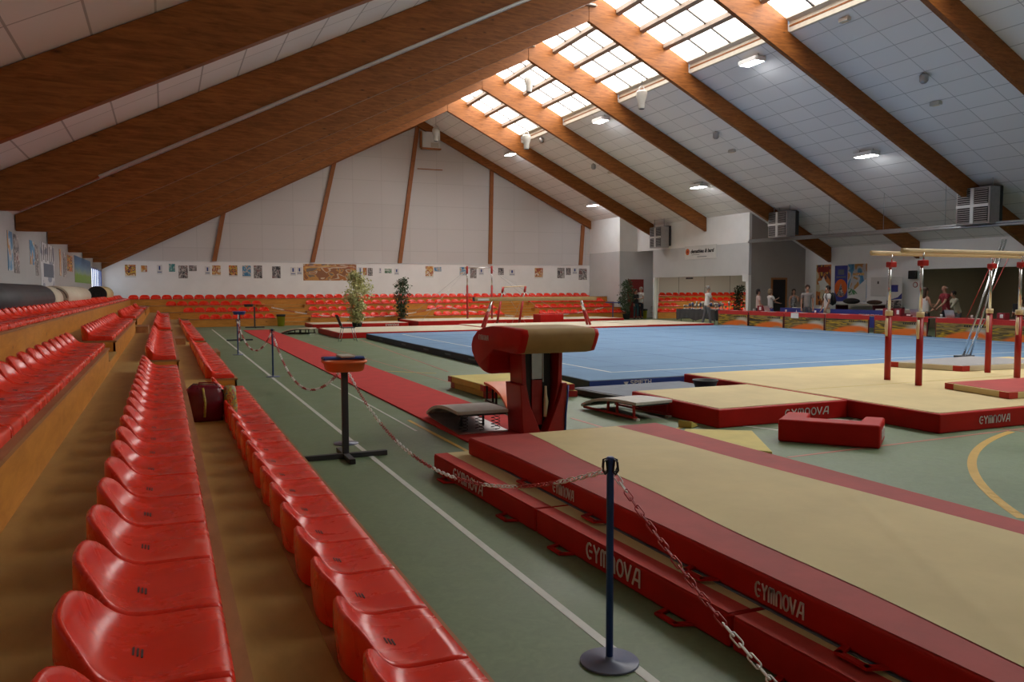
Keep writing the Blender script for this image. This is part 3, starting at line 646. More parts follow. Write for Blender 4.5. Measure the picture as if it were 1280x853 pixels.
for j in range(ny + 1):
    Y = UY0 + .02 + (6.83 - UY0 - .02) * j / ny
    for i in range(nx + 1):
        u = i / nx; X = cl_(Y) + (4.07 + (6.85 - Y) * .055 + .01 * math.sin(Y * 2.3) - cl_(Y)) * u
        wv = .006 * math.exp(-((X * .9 - Y * .55 - 1.55 + .0) / .035) ** 2) + .005 * math.exp(-((X * .7 - Y + .55) / .05) ** 2) + .004 * math.exp(-((X * .25 - Y + 3.5) / .05) ** 2) + .004 * math.exp(-((X * .15 - Y + 5.0) / .04) ** 2) + .003 * math.sin(5.1 * X + 1.3 * Y) * math.sin(2.2 * Y + 3 * X)
        cm.v.append((X, Y, UT + .007 + max(-.003, wv) * (0 if i in (0, nx) or j in (0, ny) else 1)))
cm.smooth = True
for j in range(ny):
    for i in range(nx): a = j * (nx + 1) + i; cm.face((a, a + 1, a + nx + 2, a + nx + 1))
cm.build('centre_cover', 'cream', t)
ex = Vector((0, -1, 0))
for (pa, pb) in (((692, 608), (718, 628)), ((945, 738), (1006, 768))):
    A = onx(pa[0], pa[1], 2.575); B = onx(pb[0], pb[1], 2.575)
    logo_on(bd, 'GYMNOVA', (2.571, A.y, .208), ex, .078, (A.y - B.y) * 1.0, th=.12)
for px in ((664, 608), (749, 652), (881, 721), (1083, 823)):
    h = onx(px[0], px[1], 2.575); dhandle(bd, (2.575, h.y, .19), ex, (-1, 0, 0))
# blue floor exercise area
t = thing('floor_exercise_mat', 'wide light blue gymnastics floor with navy edges', 'floor area', (14, 19.6, 0))
BX0, BX1, BY0, BY1, BH = 6.42, 22.0, 11.65, 27.7, .17
MB().box((BX0, BY0, 0), (BX1, BY1, BH)).build('edge_panel', 'navy', t, bevel=.012)
ec = MB().box((BX0 + .004, BY0 - .006, .012), (BX1, BY0 - .0005, BH - .008)).build('edge_cover', 'royal', t)
mb = MB().box((BX0 + .02, BY0 + .02, BH), (BX1 - .02, BY1 - .02, BH + .006))
mb.build('carpet', 'blue', t)
mb = MB(); ins = 1.0; z = BH + .006
for a, b in (((BX0 + ins, BY0 + ins), (BX1 - ins, BY0 + ins + .05)), ((BX0 + ins, BY1 - ins - .05), (BX1 - ins, BY1 - ins)), ((BX0 + ins, BY0 + ins), (BX0 + ins + .05, BY1 - ins)), ((BX1 - ins - .05, BY0 + ins), (BX1 - ins, BY1 - ins))):
    mb.box((a[0], a[1], z), (b[0], b[1], z + .002))
mb.build('boundary_line', 'line_white', t)
mb = MB()
for k in range(1, 8): mb.box((BX0 + 2 * k, BY0 + .1, z), (BX0 + 2 * k + .012, BY1 - .1, z + .0012)); mb.box((BX0 + .1, BY0 + 2 * k, z), (BX1 - .1, BY0 + 2 * k + .012, z + .0012))
mb.build('seam', 'royal', t)
a = ony(780, 483, BY0); b = ony(814, 479, BY0)
logo_on(ec, 'SPIETH', (b.x - (b.x - a.x) * .78, BY0 - .0065, .07), (1, 0, 0), .075, (b.x - a.x) * .78, 'logo', th=.2)
MB().prism([(a.x - .01, .125), (a.x + .085, .125), (a.x + .037, .05)], BY0 - .009, BY0 - .006, 'xz').build('emblem', 'logo', ec)
for Y in (25.6, 22.9, 20.7, 18.9, 17.2, 15.8):
    MB().box((BX0 - .003, Y - .22, .075), (BX0 - .0003, Y + .22, .115)).build('tag', 'greyblue', t)
# runway carpet
tag(MB().box((3.02, 8.25, 0.001), (4.12, 35.6, .022)).build('runway_carpet', 'carpet', bevel=.004, seg=1), 'long narrow red runway carpet leading to the vaulting table', 'carpet')
# podium of thick mats under the parallel bars
def podium_piece(poly, lab, topm='cream', h=.23):
    cx = sum(p[0] for p in poly) / len(poly); cy = sum(p[1] for p in poly) / len(poly)
    t = thing('podium_mat', lab, 'mat', (cx, cy, 0))
    bd = MB().prism(poly, 0, h).build('mat_body', 'red', t, bevel=.02, seg=3)
    ins = [(cx + (x - cx) * (1 - .05 / max(abs(x - cx), .3)) if abs(x - cx) > 0 else x, cy + (y - cy) * (1 - .05 / max(abs(y - cy), .3))) for x, y in poly]
    MB().prism(ins, h - .001, h + .006).build('mat_cover', topm, t)
    return bd
t1 = podium_piece([(6.1, 7.85), (8.17, 7.85), (8.17, 9.82), (6.1, 9.82)], 'red sided cream topped podium mat at the left end beneath the parallel bars')
A = onz(960, 520, .1); B = onz(1002, 517, .1)
logo_on(t1, 'GYMNOVA', (7.12, 7.846, .07), (1, 0, 0), .10, .72, th=.14)
t2 = podium_piece([(8.19, 6.5), (16.5, 6.5), (16.5, 11.5), (8.19, 11.5)], 'large cream topped podium of thick red mats carrying the parallel bars')
logo_on(t2, 'GYMNOVA', (ony(1224, 519, 6.5).x, 6.496, .07), (1, 0, 0), .095, ony(1262, 517, 6.5).x - ony(1224, 519, 6.5).x, th=.14)
# seam lines on the podium
MB().box((8.3, 8.9, .2365), (14.0, 8.915, .238)).box((8.19, 6.6, .2365), (8.2, 11.4, .238)).build('seam', 'yel', t2.parent)
# grey and red mats on the podium
def slabmat(lab, corners, z0, h, top, side='creamfar', corner='redbright'):
    """corners given counterclockwise from the left one"""
    cx = sum(c[0] for c in corners) / 4; cy = sum(c[1] for c in corners) / 4
    t = thing('crash_mat', lab, 'mat', (cx, cy, z0))
    MB().prism(corners, z0, z0 + h).build('mat_body', side, t, bevel=.012)
    MB().prism([(cx + (x - cx) * .985, cy + (y - cy) * .985) for x, y in corners], z0 + h - .002, z0 + h + .004).build('mat_cover', top, t)
    for i, (x, y) in enumerate(corners):
        cb = MB()
        c = Vector((x, y)); a = Vector(corners[i - 1]); b = Vector(corners[(i + 1) % 4]); da = (a - c).normalized(); db = (b - c).normalized(); n = -(da + db) * .006
        P = [c + n, c + da * .16 + n, c + da * .16 - n, c - n * 1, c + db * .16 - n, c + db * .16 + n]
        cb.prism([tuple(p) for p in P], z0 + .004, z0 + h - .003)
        cb.build('corner_patch', corner, t)
    return t
slabmat('thin grey mat with cream sides and red corners behind the parallel bars', [(12.3, 10.85), (12.72, 9.68), (15.1, 9.5), (14.7, 11.0)], .237, .1, 'greytop')
slabmat('thin pinkish red mat with cream sides at the right end of the podium', [(10.32, 8.12), (10.08, 7.0), (13.2, 6.75), (13.3, 8.0)], .237, .09, 'redtop', 'cream')
# U-shaped foam block on the floor
c0 = Vector((6.15, 6.86)); c1 = Vector((6.84, 6.14)); u = (c1 - c0).normalized(); v = Vector((-u.y, u.x)); L = (c1 - c0).length
v = Vector((u.y * -1, u.x)); L = .97; Dp = .62
def uv(a, b): return tuple(c0 + u * a + v * b)
t = thing('foam_block', 'dark red foam block with a cut out side lying before the podium', 'foam block', (*uv(L / 2, Dp / 2), 0))
# rebuilt from pixel corners: front-left, front-right, back-right, back-left
fl = onz(972, 552); fr_ = onz(1100, 562); br_ = onz(1109, 543); 
f = lambda s_, t_: tuple((fl.xy + (fr_.xy - fl.xy) * s_ + (br_.xy - fr_.xy).normalized() * t_))
dpt = .62
MB().prism([f(0, 0), f(1, 0), f(1, dpt), f(.8, dpt), f(.78, .26), f(.26, .26), f(.24, dpt), f(0, dpt)], 0, .25).build('block', 'red', t, bevel=.025, seg=3)
e2 = Vector((*(br_.xy - fr_.xy).normalized(), 0)); pp = Vector((*fr_.xy, .07)) + e2 * .13 + Vector((*(fr_.xy - fl.xy).normalized(), 0)) * .003
logo_on(t, 'GYMNOVA', pp, e2, .11, .34, th=.13)
# thin yellow mat and little wedge on the floor behind the big mat
q = [onz(868, 541, .03), onz(962, 565, .03), onz(934, 540, .03)]
tag(MB().prism([(5.0, 7.15), (5.62, 6.36), (6.25, 7.42), (5.62, 7.85)], .001, .035).build('floor_mat', 'yel', bevel=.008), 'thin olive yellow mat lying flat behind the big landing mat', 'mat')
p = onz(856, 535); tag(MB().prism([(0, 0), (.22, 0), (.0, .09)], -.09, .09, 'xz').xf(Matrix.Translation(p) @ Matrix.Rotation(.5, 4, 'Z')).build('foam_wedge', 'yel', bevel=.01), 'small olive foam wedge beside the podium corner', 'wedge')
# yellow mats in a pile left of the vault
yp = [(4.38, 13.15), (4.85, 12.3), (6.18, 11.35), (6.3, 12.6), (5.3, 13.4)]
yq = [(4.46, 13.1), (4.5, 11.5), (5.86, 11.12), (6.05, 13.0)]
def ypile(lab, dz, sh):
    c = [(x + sh, y) for x, y in yq]; t = slabmat(lab, c, dz, .1, 'yel', 'yel', 'redmetal'); return t
ypile('lower of the two olive yellow mats piled behind the vaulting table', .0, .05)
ypile('upper of the two olive yellow mats piled behind the vaulting table', .108, 0)
# blue-grey landing strip in the notch
t = thing('landing_mat', 'low grey blue mat with black sides between blue floor and podium', 'mat', (7.2, 10.9, 0))
MB().prism([(5.98, 11.5), (6.06, 10.7), (6.2, 9.95), (8.15, 9.95), (8.15, 11.55)], 0, .1).build('mat_body', 'black', t, bevel=.02)
MB().prism([(6.05, 11.45), (6.13, 10.75), (6.27, 10.02), (8.1, 10.02), (8.1, 11.5)], .1, .106).build('mat_cover', 'greyblue', t)
tb = thing('chalk_bowl', 'round dark grey plastic bowl in the corner of the low blue mat', 'bowl', (7.78, 10.35, .107))
MB().lathe([(.12, 0), (.15, .01), (.19, .13), (.205, .14), (.2, .155), (.18, .15), (.14, .03), (.0, .025)], (7.78, 10.35, .107), 24).build('bowl', 'dark', tb)
MB().lathe([(.14, 0), (.145, .012), (.13, .02)], (7.78, 10.35, .145), 20).build('chalk', 'paper', tb)

# ------------------------------------------------------------------ springboards
def springboard(name, label, loc, rz, topm, framem, springs=True, L=1.2, W=.6, H=.21):
    t = thing(name, label, 'springboard', loc, rz)
    # local: low end at +x, high end at x=0, width along y
    def top(x): s = x / L; return .035 + (H - .035) * (1 - s ** 3.4) if s < 1 else .035
    xs = [L * i / 14 for i in range(15)]
    poly = [(x, top(x) + .04) for x in xs] + [(x, top(x)) for x in reversed(xs)]
    MB().prism(poly, -W / 2, W / 2, 'xz').build('top_board', topm, t, bevel=.006, seg=2, local=True)
    if springs:
        MB().prism([(0, 0), (L * .98, 0.02), (L, .05), (L * .8, .022), (0, .018)], -W / 2 + .01, W / 2 - .01, 'xz').build('base_board', 'metal', t, local=True)
        MB().prism([(x, top(x) - .001) for x in xs[:12]] + [(x, top(x) - .02) for x in reversed(xs[:12])], -W / 2 + .03, W / 2 - .03, 'xz').build('under_board', framem, t, local=True)
        for sx in (.07, .22):
            for sy in (-.2, 0, .2):
                pts = [(sx + .028 * math.cos(2 * PI * 5 * q / 60), sy + .028 * math.sin(2 * PI * 5 * q / 60), .018 + (top(sx) - .038) * q / 60) for q in range(61)]
                MB().tube(pts, .004, 5).build('spring', 'dark', t, local=True)
        MB().rod((.42, -.14, .018), (.42, -.14, top(.42) - .01), .015).rod((.42, .14, .018), (.42, .14, top(.42) - .01), .015).build('guide_post', 'black', t, local=True)
    else:
        for sy in (-W / 2 + .03, W / 2 - .03):
            MB().box((0.02, sy - .012, .02), (L * .97, sy + .012, .05)).build('side_rail', framem, t, local=True)
            for sx in (.06, .42, .62): MB().box((sx, sy - .012, .03), (sx + .03, sy + .012, top(sx))).build('post', framem, t, local=True)
        MB().prism([(x, top(x) - .001) for x in xs[:13]] + [(x, top(x) - .018) for x in reversed(xs[:13])], -W / 2 + .05, W / 2 - .05, 'xz').build('under_board', 'black', t, local=True)
        for sy in (-W / 2 + .04, W / 2 - .04): MB().box((.0, sy - .03, 0), (.06, sy + .03, .03)).build('foot', 'offwhite', t, local=True)
    return t
springboard('springboard', 'grey topped springboard with coil springs on the red runway', (3.36, 8.62, .023), PI / 2 - .04, 'grey', 'dark', True, 1.4, .62, .225)
springboard('springboard', 'grey topped springboard with red frame standing beside the podium corner', (5.78, 8.75, 0), PI / 2 + .1, 'grey', 'redmetal', False, 1.25, .6, .2)
springboard('springboard', 'small springboard with orange top behind the vaulting table', (4.66, 11.2, 0), -PI / 2 - .14, 'orange', 'black', False, 1.38, .55, .26)
springboard('springboard', 'pale beige springboard beside the far red mats', (5.25, 31.5, 0), PI / 2 + 1.0, 'creamfar', 'black', False, 1.2, .6, .2)

# ------------------------------------------------------------------ vaulting table
def vault():
    t = thing('vaulting_table', 'vaulting table with tan top and red sides on a red pedestal', 'vaulting table', (3.98, 8.6, 0))
    X0, X1 = 3.49, 4.44
    prof = [(7.90, 1.0), (7.84, 1.09), (7.79, 1.19), (7.82, 1.25), (8.0, 1.262), (8.4, 1.27), (8.75, 1.262), (9.0, 1.235), (9.2, 1.18), (9.34, 1.10), (9.40, 1.0), (9.38, .91), (9.28, .82), (9.14, .745), (9.0, .70), (8.86, .685), (8.80, .74), (8.76, .9), (8.65, .99), (8.3, .985), (8.05, .975)]
    c = (8.6, 1.08); n = 12; rows = []
    def sc(p, s, dz=0): return (c[0] + (p[0] - c[0]) * s, c[1] + (p[1] - c[1]) * s)
    body = MB(); body.smooth = True
    ws = [(X0, .9), (X0 + .012, .955), (X0 + .035, .985), (X0 + .07, 1)] + [(X0 + .07 + (X1 - X0 - .14) * i / 6, 1) for i in range(1, 6)] + [(X1 - .07, 1), (X1 - .035, .985), (X1 - .012, .955), (X1, .9)]
    m = len(prof)
    for X, s in ws:
        for i, p in enumerate(prof):
            dp = p
            body.v.append((X, c[0] + (dp[0] - c[0]) * (1 - (1 - s) * .6), c[1] + (dp[1] - c[1]) * (1 - (1 - s) * .8)))
    for j in range(len(ws) - 1):
        for i in range(m):
            mid = prof[i]; body.mat(0 if (1 <= i <= 5 or i == 0 or i >= 18) and 3 <= j <= len(ws) - 5 or (3 <= j <= len(ws) - 5 and i < 8) else 1)
            body.face((j * m + i, j * m + (i + 1) % m, (j + 1) * m + (i + 1) % m, (j + 1) * m + i))
    body.mat(1); body.face(range(m)); body.face([(len(ws) - 1) * m + i for i in range(m)][::-1])
    b = body.build('padded_top', ['tan', 'red'], t)
    logo_on(b, 'GYMNOVA', (X0 - .002, 9.10, 1.085), (0, -1, 0), .06, .32, 'logo', th=.17)
    # pedestal: outer sleeve of two flared side panels around a dark column
    cx, cy = 3.99, 8.55
    for s in (-1, 1):
        poly = [(cx + s * .265, .0), (cx + s * .02, .0), (cx + s * .05, .06), (cx + s * .20, .42), (cx + s * .235, .60), (cx + s * .30, .60)]
        sp_ = MB().prism(poly if s > 0 else poly[::-1], cy - .24, cy + .2, 'xz').build('side_panel', 'redmetal', t, bevel=.012)
        up = [(cx + s * .24, .58), (cx + s * .19, .42), (cx + s * .14, .28), (cx + s * .20, .6), (cx + s * .215, 1.0), (cx + s * .265, 1.0), (cx + s * .255, .60)]
        MB().prism(up if s > 0 else up[::-1], cy - .19, cy + .16, 'xz').build('upper_panel', 'redmetal', t, bevel=.008)
    MB().tube([(cx + .27, cy - .245, .04), (cx + .275, cy - .25, .25), (cx + .295, cy - .25, .42), (cx + .31, cy - .24, .57)], .012, 6).build('side_trim', 'bluemetal', sp_)
    MB().box((cx - .17, cy - .06, .02), (cx + .17, cy + .1, 1.0)).build('column', 'black', t, bevel=.01)
    MB().box((cx - .085, cy - .085, .64), (cx + .05, cy - .061, .99)).box((cx + .056, cy - .085, .6), (cx + .07, cy - .061, .99)).build('front_plate', 'metal', t, bevel=.004)
    MB().box((cx - .085, cy - .085, .1), (cx + .05, cy - .061, .63)).build('lower_plate', 'redmetal', t, bevel=.004)
    MB().tube([(cx + .07, cy - .13, .56), (cx + .07, cy - .13, .46), (cx + .075, cy - .135, .38), (cx + .06, cy - .14, .2)], [.014, .02, .03, .02], 8).build('lever', 'handle', t)
    MB().box((cx - .28, cy - .26, 0), (cx + .28, cy + .26, .02)).build('base_plate', 'redmetal', t)
vault()

# ------------------------------------------------------------------ parallel bars
def pbars():
    t = thing('parallel_bars', 'parallel bars with long pale wooden rails on four red uprights', 'parallel bars', (11.6, 8.9, .237))
    z0 = .237
    posts = [onz(1109, 475, z0), onz(1148, 482, z0)]
    near_a = posts[1]; far_a = posts[0]; dirn = Vector((1, .035, 0)).normalized()
    near_b = near_a + dirn * 2.32; far_b = far_a + dirn * 2.45
    zt = ony(1180, 330, near_a.y).z - .02
    for p in (near_a, near_b, far_a, far_b):
        s = 1
        upr = MB().lathe([(.048, 0), (.048, 1.02)], (p.x, p.y, z0), 18).build('upright', 'redmetal', t)
        MB().lathe([(.056, 0), (.056, .075), (.05, .08)], (p.x, p.y, z0 + 1.02), 18).build('collar', 'handle', upr)
        MB().lathe([(.024, 0), (.024, .75)], (p.x, p.y, z0 + 1.09), 12).build('inner_tube', 'steel', t)
        MB().box((p.x - .045, p.y - .05, z0 + 1.78), (p.x + .09, p.y + .05, z0 + 1.87)).xf(Matrix.Identity(4)).build('saddle', 'redmetal', t, bevel=.015)
        MB().lathe([(.014, 0), (.014, .12)], (p.x + .03, p.y, z0 + 1.86), 8).build('pin', 'steel', t)
        MB().tube([(p.x - .075, p.y - .03, z0 + .98), (p.x - .085, p.y - .03, z0 + .85), (p.x - .075, p.y - .03, z0 + .70)], [.018, .026, .016], 8).rod((p.x - .075, p.y - .03, z0 + .93), (p.x - .03, p.y, z0 + .93), .015).build('lever', 'handle', upr)
    for a, b, e in ((near_a, near_b, .42), (far_a, far_b, .42)):
        p = a - dirn * e; q = b + dirn * (e + .5); mb = MB(); n = 24; pts = [p + (q - p) * i / n for i in range(n + 1)]
        for x in pts: x.z = z0 + 2.0
        o = MB().tube(pts, .030, 12); o.xf(Matrix.Translation((0, 0, z0 + 2.0)) @ Matrix.Diagonal((1, .8, 1.25, 1)) @ Matrix.Translation((0, 0, -z0 - 2.0)) @ Matrix.Identity(4))
        # keep y after scaling about the rail
        yc = (p.y + q.y) / 2; o.v = [(x, yc + (y - yc * .8) , z) for x, y, z in o.v]
        o.build('rail', 'barwood', t)
pbars()
# leaning chrome stay and red rope at the right edge, tension cable on the blue floor
A = onx(1228, 372, 14.5)
def leaning():
    t = thing('apparatus_stay', 'leaning chrome double pole with red cords behind the parallel bars', 'pole', (16.2, 11.9, .18))
    Yp = 12.2; a = ony(1222, 392, Yp); b = ony(1243, 330, Yp); a2 = ony(1229, 392, Yp); b2 = ony(1248, 330, Yp)
    d = (b - a); base = a - d * ((a.z - .18) / d.z); base2 = a2 - (b2 - a2) * ((a2.z - .18) / (b2 - a2).z)
    MB().rod(base, b + d * .5, .022).rod(base2, b2 + (b2 - a2) * .5, .022).build('pole', 'steel', t)
    c = ony(1210, 370, Yp); c2 = ony(1280, 310, Yp + .2)
    MB().rod(ony(1207, 400, Yp), ony(1243, 322, Yp), .006, 6).rod(ony(1225, 395, Yp), ony(1262, 320, Yp), .006, 6).build('cord', 'redmetal', t)
    MB().cbox(base + Vector((.04, 0, .02)), (.4, .2, .04)).build('foot_plate', 'dark', t)
leaning()
t = thing('tension_cable', 'thin steel tension cable with white turnbuckle above the blue floor', 'cable', tuple(onz(1208, 444, .18)))
a = onz(1208, 444, .178); b = ony(1236, 392, a.y + .4)
MB().rod(a, b, .012, 6).build('cable', 'steel', t); MB().rod(a + (b - a) * .3, a + (b - a) * .45, .03, 8).build('turnbuckle', 'white', t); MB().cbox(a + Vector((0, 0, .01)), (.16, .1, .02)).build('anchor', 'metal', t)

# ------------------------------------------------------------------ stanchions and chains
SX = 1.80
ST = [(1.80, 3.07, 'blue crowd control post with round base, nearest the viewer'), (1.79, 8.75, 'blue crowd control post directly behind the orange chalk stand'), (1.91, 16.2, 'blue crowd control post standing left of the red runway'), (1.74, 22.2, 'blue crowd control post in front of the dark chalk stand'), (1.8, -2.6, None)]
proto = None
for x, y, lab in ST[:4]:
    if proto is None:
        t = thing('barrier_post', lab, 'barrier post', (x, y, 0)); z = Vector((x, y, 0))
        MB().lathe([(.131, 0), (.133, .002), (.133, .009), (.131, .011), (.02, .0115), (.018, .03)], (x, y, 0), 40).build('base', 'basemetal', t)
        pl = MB().lathe([(.0165, .01), (.0165, .92), (.018, .921), (.018, .935), (.012, .94)], (x, y, 0), 16).build('pole', 'bluemetal', t)
        for q in range(4):
            a = q * PI / 2 + .3; d = Vector((math.cos(a), math.sin(a), 0)); c = Vector((x, y, .875)) + d * .017
            pts = [c + Vector((0, 0, .0)), c + d * .015 + Vector((0, 0, -.01)), c + d * .03 + Vector((0, 0, .01)), c + d * .026 + Vector((0, 0, .045)), c + d * .008 + Vector((0, 0, .055)), c]
            MB().tube(pts, .0045, 6).build('hook', 'black', pl)
        proto = t
    else:
        t = copy_tree(proto); t.location = (x, y, 0); t['label'] = lab
def chain(name, label, a, b, sag, runs, low=.5, first='w', pitch=.04, size=1.0, lead=0):
    mb_done = False
    a = Vector(a); b = Vector(b); n = 400; pts = []
    for i in range(n + 1):
        s = i / n; p = a + (b - a) * s; p.z -= sag * 4 * s * (1 - s) if low == .5 else sag * (s ** (math.log(.5) / math.log(low))) * (1 - s ** (math.log(.5) / math.log(low))) * 4
        pts.append(p)
    t = thing(name, label, 'chain', tuple(min(pts, key=lambda p: p.z))); acc = 0; k = 0; cur = None; col = first; cnt = 0; mb = MB(); i = 0; P = pts[0]
    def link(p, d, k):
        d = d.normalized(); side = d.cross(Vector((0, 0, 1))).normalized(); up = side.cross(d)
        an_ = .65 if k % 2 else .65 + PI / 2; e = (side * math.cos(an_) + up * math.sin(an_)).normalized()
        Lh = pitch * .64; Wh = .0115 * size; r = .0034 * size; loop = []
        for q in range(12):
            an = 2 * PI * q / 12; cx = math.cos(an); cy = math.sin(an)
            loop.append(p + d * ((Lh - Wh) * (1 if cx > 0 else -1) + Wh * cx) + e * Wh * cy)
        return loop, r
    dist = 0; nextd = pitch / 2
    for i in range(n):
        seg = pts[i + 1] - pts[i]
        while dist + seg.length >= nextd:
            p = pts[i] + seg * ((nextd - dist) / seg.length); lp, r = link(p, seg, k)
            mb.tube(lp, r, 5, closed=True); k += 1; nextd += pitch; cnt += 1
            if cnt >= (lead if lead and not mb_done else runs):
                mb.build('white_links' if col == 'w' else 'red_links', 'chain_w' if col == 'w' else 'chain_r', t); mb_done = True; mb = MB(); cnt = 0; col = 'r' if col == 'w' else 'w'
        dist += seg.length
    if mb.v: mb.build('white_links' if col == 'w' else 'red_links', 'chain_w' if col == 'w' else 'chain_r', t)
    return t
chain('barrier_chain', 'red and white plastic chain sagging from the nearest post to the orange stand', (1.79, 3.1, .87), (1.79, 8.7, .85), .50, 10, pitch=.052, first='w')
chain('barrier_chain', 'red and white plastic chain running from the nearest post out of view', (1.81, 3.04, .86), (1.8, -2.5, .87), .80, 15, pitch=.050, first='w', lead=2)
chain('barrier_chain', 'red and white chain hanging between the orange stand and the next post', (1.79, 8.8, .85), (1.91, 16.15, .88), .62, 7, pitch=.06, size=1.3)
chain('barrier_chain', 'red and white chain hanging between the two farther posts', (1.91, 16.25, .88), (1.74, 22.15, .88), .55, 7, pitch=.06, size=1.5)
chain('barrier_chain', 'bunched red and white chain hanging by the dark chalk stand', (1.80, 22.3, .9), (2.25, 28.3, .9), .75, 7, pitch=.07, size=1.8)
# far rope of chain along the back stand
chain('barrier_chain', 'red and white chain strung in front of the back stand', (4.6, 38.9, .9), (13, 38.9, .85), .5, 6, pitch=.09, size=2.2)
chain('barrier_chain', 'red and white chain strung before the right part of the back stand', (13.2, 38.9, .85), (22.8, 38.9, .8), .55, 6, pitch=.09, size=2.2)

# ------------------------------------------------------------------ chalk stands
def chalk_stand(label, x, y, bowls, h=.9):
    t = thing('chalk_stand', label, 'chalk stand', (x, y, 0))
    MB().box((x - .42, y - .03, .0), (x + .42, y + .03, .05)).box((x - .03, y - .33, .0), (x + .03, y + .33, .049)).build('cross_base', 'dark', t, bevel=.004)
    MB().box((x - .025, y - .34, .002), (x + .025, y - .30, .052)).build('end_cap', 'black', t)
    MB().box((x - .03, y - .03, .05), (x + .03, y + .03, h - .02)).build('post', 'dark', t, bevel=.004)
    for dx, m in bowls:
        mb = MB(); n = 28; o = []
        def ring(s, z): return [(x + dx + s * math.copysign(abs(math.cos(2 * PI * k / n)) ** .7, math.cos(2 * PI * k / n)), y + s * math.copysign(abs(math.sin(2 * PI * k / n)) ** .7, math.sin(2 * PI * k / n)), z) for k in range(n)]
        rs = [ring(.17, h - .02), ring(.186, h - .005), ring(.197, h + .06), ring(.216, h + .064), ring(.22, h + .085), ring(.2, h + .09), ring(.185, h + .075), ring(.17, h + .0)]
        mb.smooth = True
        mb.add([p for r in rs for p in r], [(i * n + k, i * n + (k + 1) % n, (i + 1) * n + (k + 1) % n, (i + 1) * n + k) for i in range(len(rs) - 1) for k in range(n)]); mb.smooth = False
        mb.add(rs[0], [tuple(range(n))]); mb.add(rs[-1], [tuple(range(n))]); mb.build('bowl', m, t)
    return t
chalk_stand('chalk stand with a bright orange bowl on a cross shaped foot', 1.63, 8.0, [(0, 'orange')])
zt = .99
tag(MB().box((1.63 - .21, 8.0 - .05, zt), (1.63 + .2, 8.12, zt + .03)).build('folded_cloth', 'bluemetal', bevel=.014), 'dark blue folded cloth lying across the orange chalk bowl', 'cloth')
tag(MB().box((1.63 - .06, 7.86, zt + .0305), (1.63 + .08, 8.1, zt + .05)).build('chalk_block', 'offwhite', bevel=.008), 'pale chalk blocks wrapped on top of the blue cloth', 'chalk')
chalk_stand('chalk stand with a dark blue bowl, left of the far end of the runway', 2.3, 28.5, [(0, 'bluemetal')])
chalk_stand('farthest chalk stand, with one dark and one orange bowl', 3.75, 38.2, [(-.25, 'dark'), (.25, 'orange')], .98)

# ------------------------------------------------------------------ far apparatus
def farmat(lab, x0, x1, y0, y1, z1, txt=None):
    t = thing('landing_mat', lab, 'mat', ((x0 + x1) / 2, y0, 0))
    bd = MB().box((x0, y0, 0), (x1, y1, z1)).build('mat_body', 'red', t, bevel=.02)
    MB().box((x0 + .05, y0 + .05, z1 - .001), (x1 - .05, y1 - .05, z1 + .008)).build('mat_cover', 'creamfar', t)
    if txt is not None: logo_on(bd, 'GYMNOVA', (txt, y0 - .005, .05), (1, 0, 0), .1, .62)
    return t
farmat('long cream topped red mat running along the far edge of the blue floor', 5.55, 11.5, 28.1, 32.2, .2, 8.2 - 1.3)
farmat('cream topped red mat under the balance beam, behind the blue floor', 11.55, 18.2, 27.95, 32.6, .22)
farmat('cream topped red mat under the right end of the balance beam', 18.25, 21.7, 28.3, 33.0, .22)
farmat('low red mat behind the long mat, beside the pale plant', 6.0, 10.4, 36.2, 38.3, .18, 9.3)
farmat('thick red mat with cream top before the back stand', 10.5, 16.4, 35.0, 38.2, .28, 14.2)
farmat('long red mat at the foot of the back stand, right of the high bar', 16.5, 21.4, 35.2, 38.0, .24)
# shallow red trim mat, right of the beam
t = thing('foam_block', 'red foam block standing on the mats behind the balance beam', 'foam block', (16.6, 33.6, .0))
MB().box((15.75, 33.2, .0), (16.95, 34.0, .56)).build('block', 'red', t, bevel=.03, seg=3)
MB().box((16.1, 33.4, .56), (16.6, 33.8, .585)).build('cover_patch', 'redtop', t)
# balance beam
def beam():
    Yb = 29.3; a = ony(592, 376, Yb); b = ony(745, 373.5, Yb)
    t = thing('balance_beam', 'long tan balance beam on two slanted legs pairs', 'balance beam', ((a.x + b.x) / 2, Yb, .23))
    zt = 1.24
    MB().prism([(Yb - .05, zt + .16), (Yb + .05, zt + .16), (Yb + .07, zt + .08), (Yb + .05, zt), (Yb - .05, zt), (Yb - .07, zt + .08)], a.x, b.x, 'yz').build('beam_body', 'tan', t, bevel=.01)
    MB().box((a.x - .02, Yb - .072, zt - .002), (a.x + .02, Yb + .072, zt + .162)).build('end_cap', 'black', t)
    MB().box((a.x + .15, Yb - .072, zt + .03), (a.x + .62, Yb - .068, zt + .11)).build('nameplate', 'offwhite', t)
    for s, px in ((1, 604), (-1, 736)):
        f = ony(px, 409, Yb); x = f.x
        for dy in (-.13, .13):
            u0 = Vector((x + s * .36, Yb + dy * .2, zt)); u1 = Vector((x, Yb + dy, .232)); md = u0 + (u1 - u0) * .42
            MB().rod(u0, md, .038, 10).build('inner_leg', 'steel', t); MB().rod(md, u1, .05, 10).build('leg', 'redmetal', t)
    
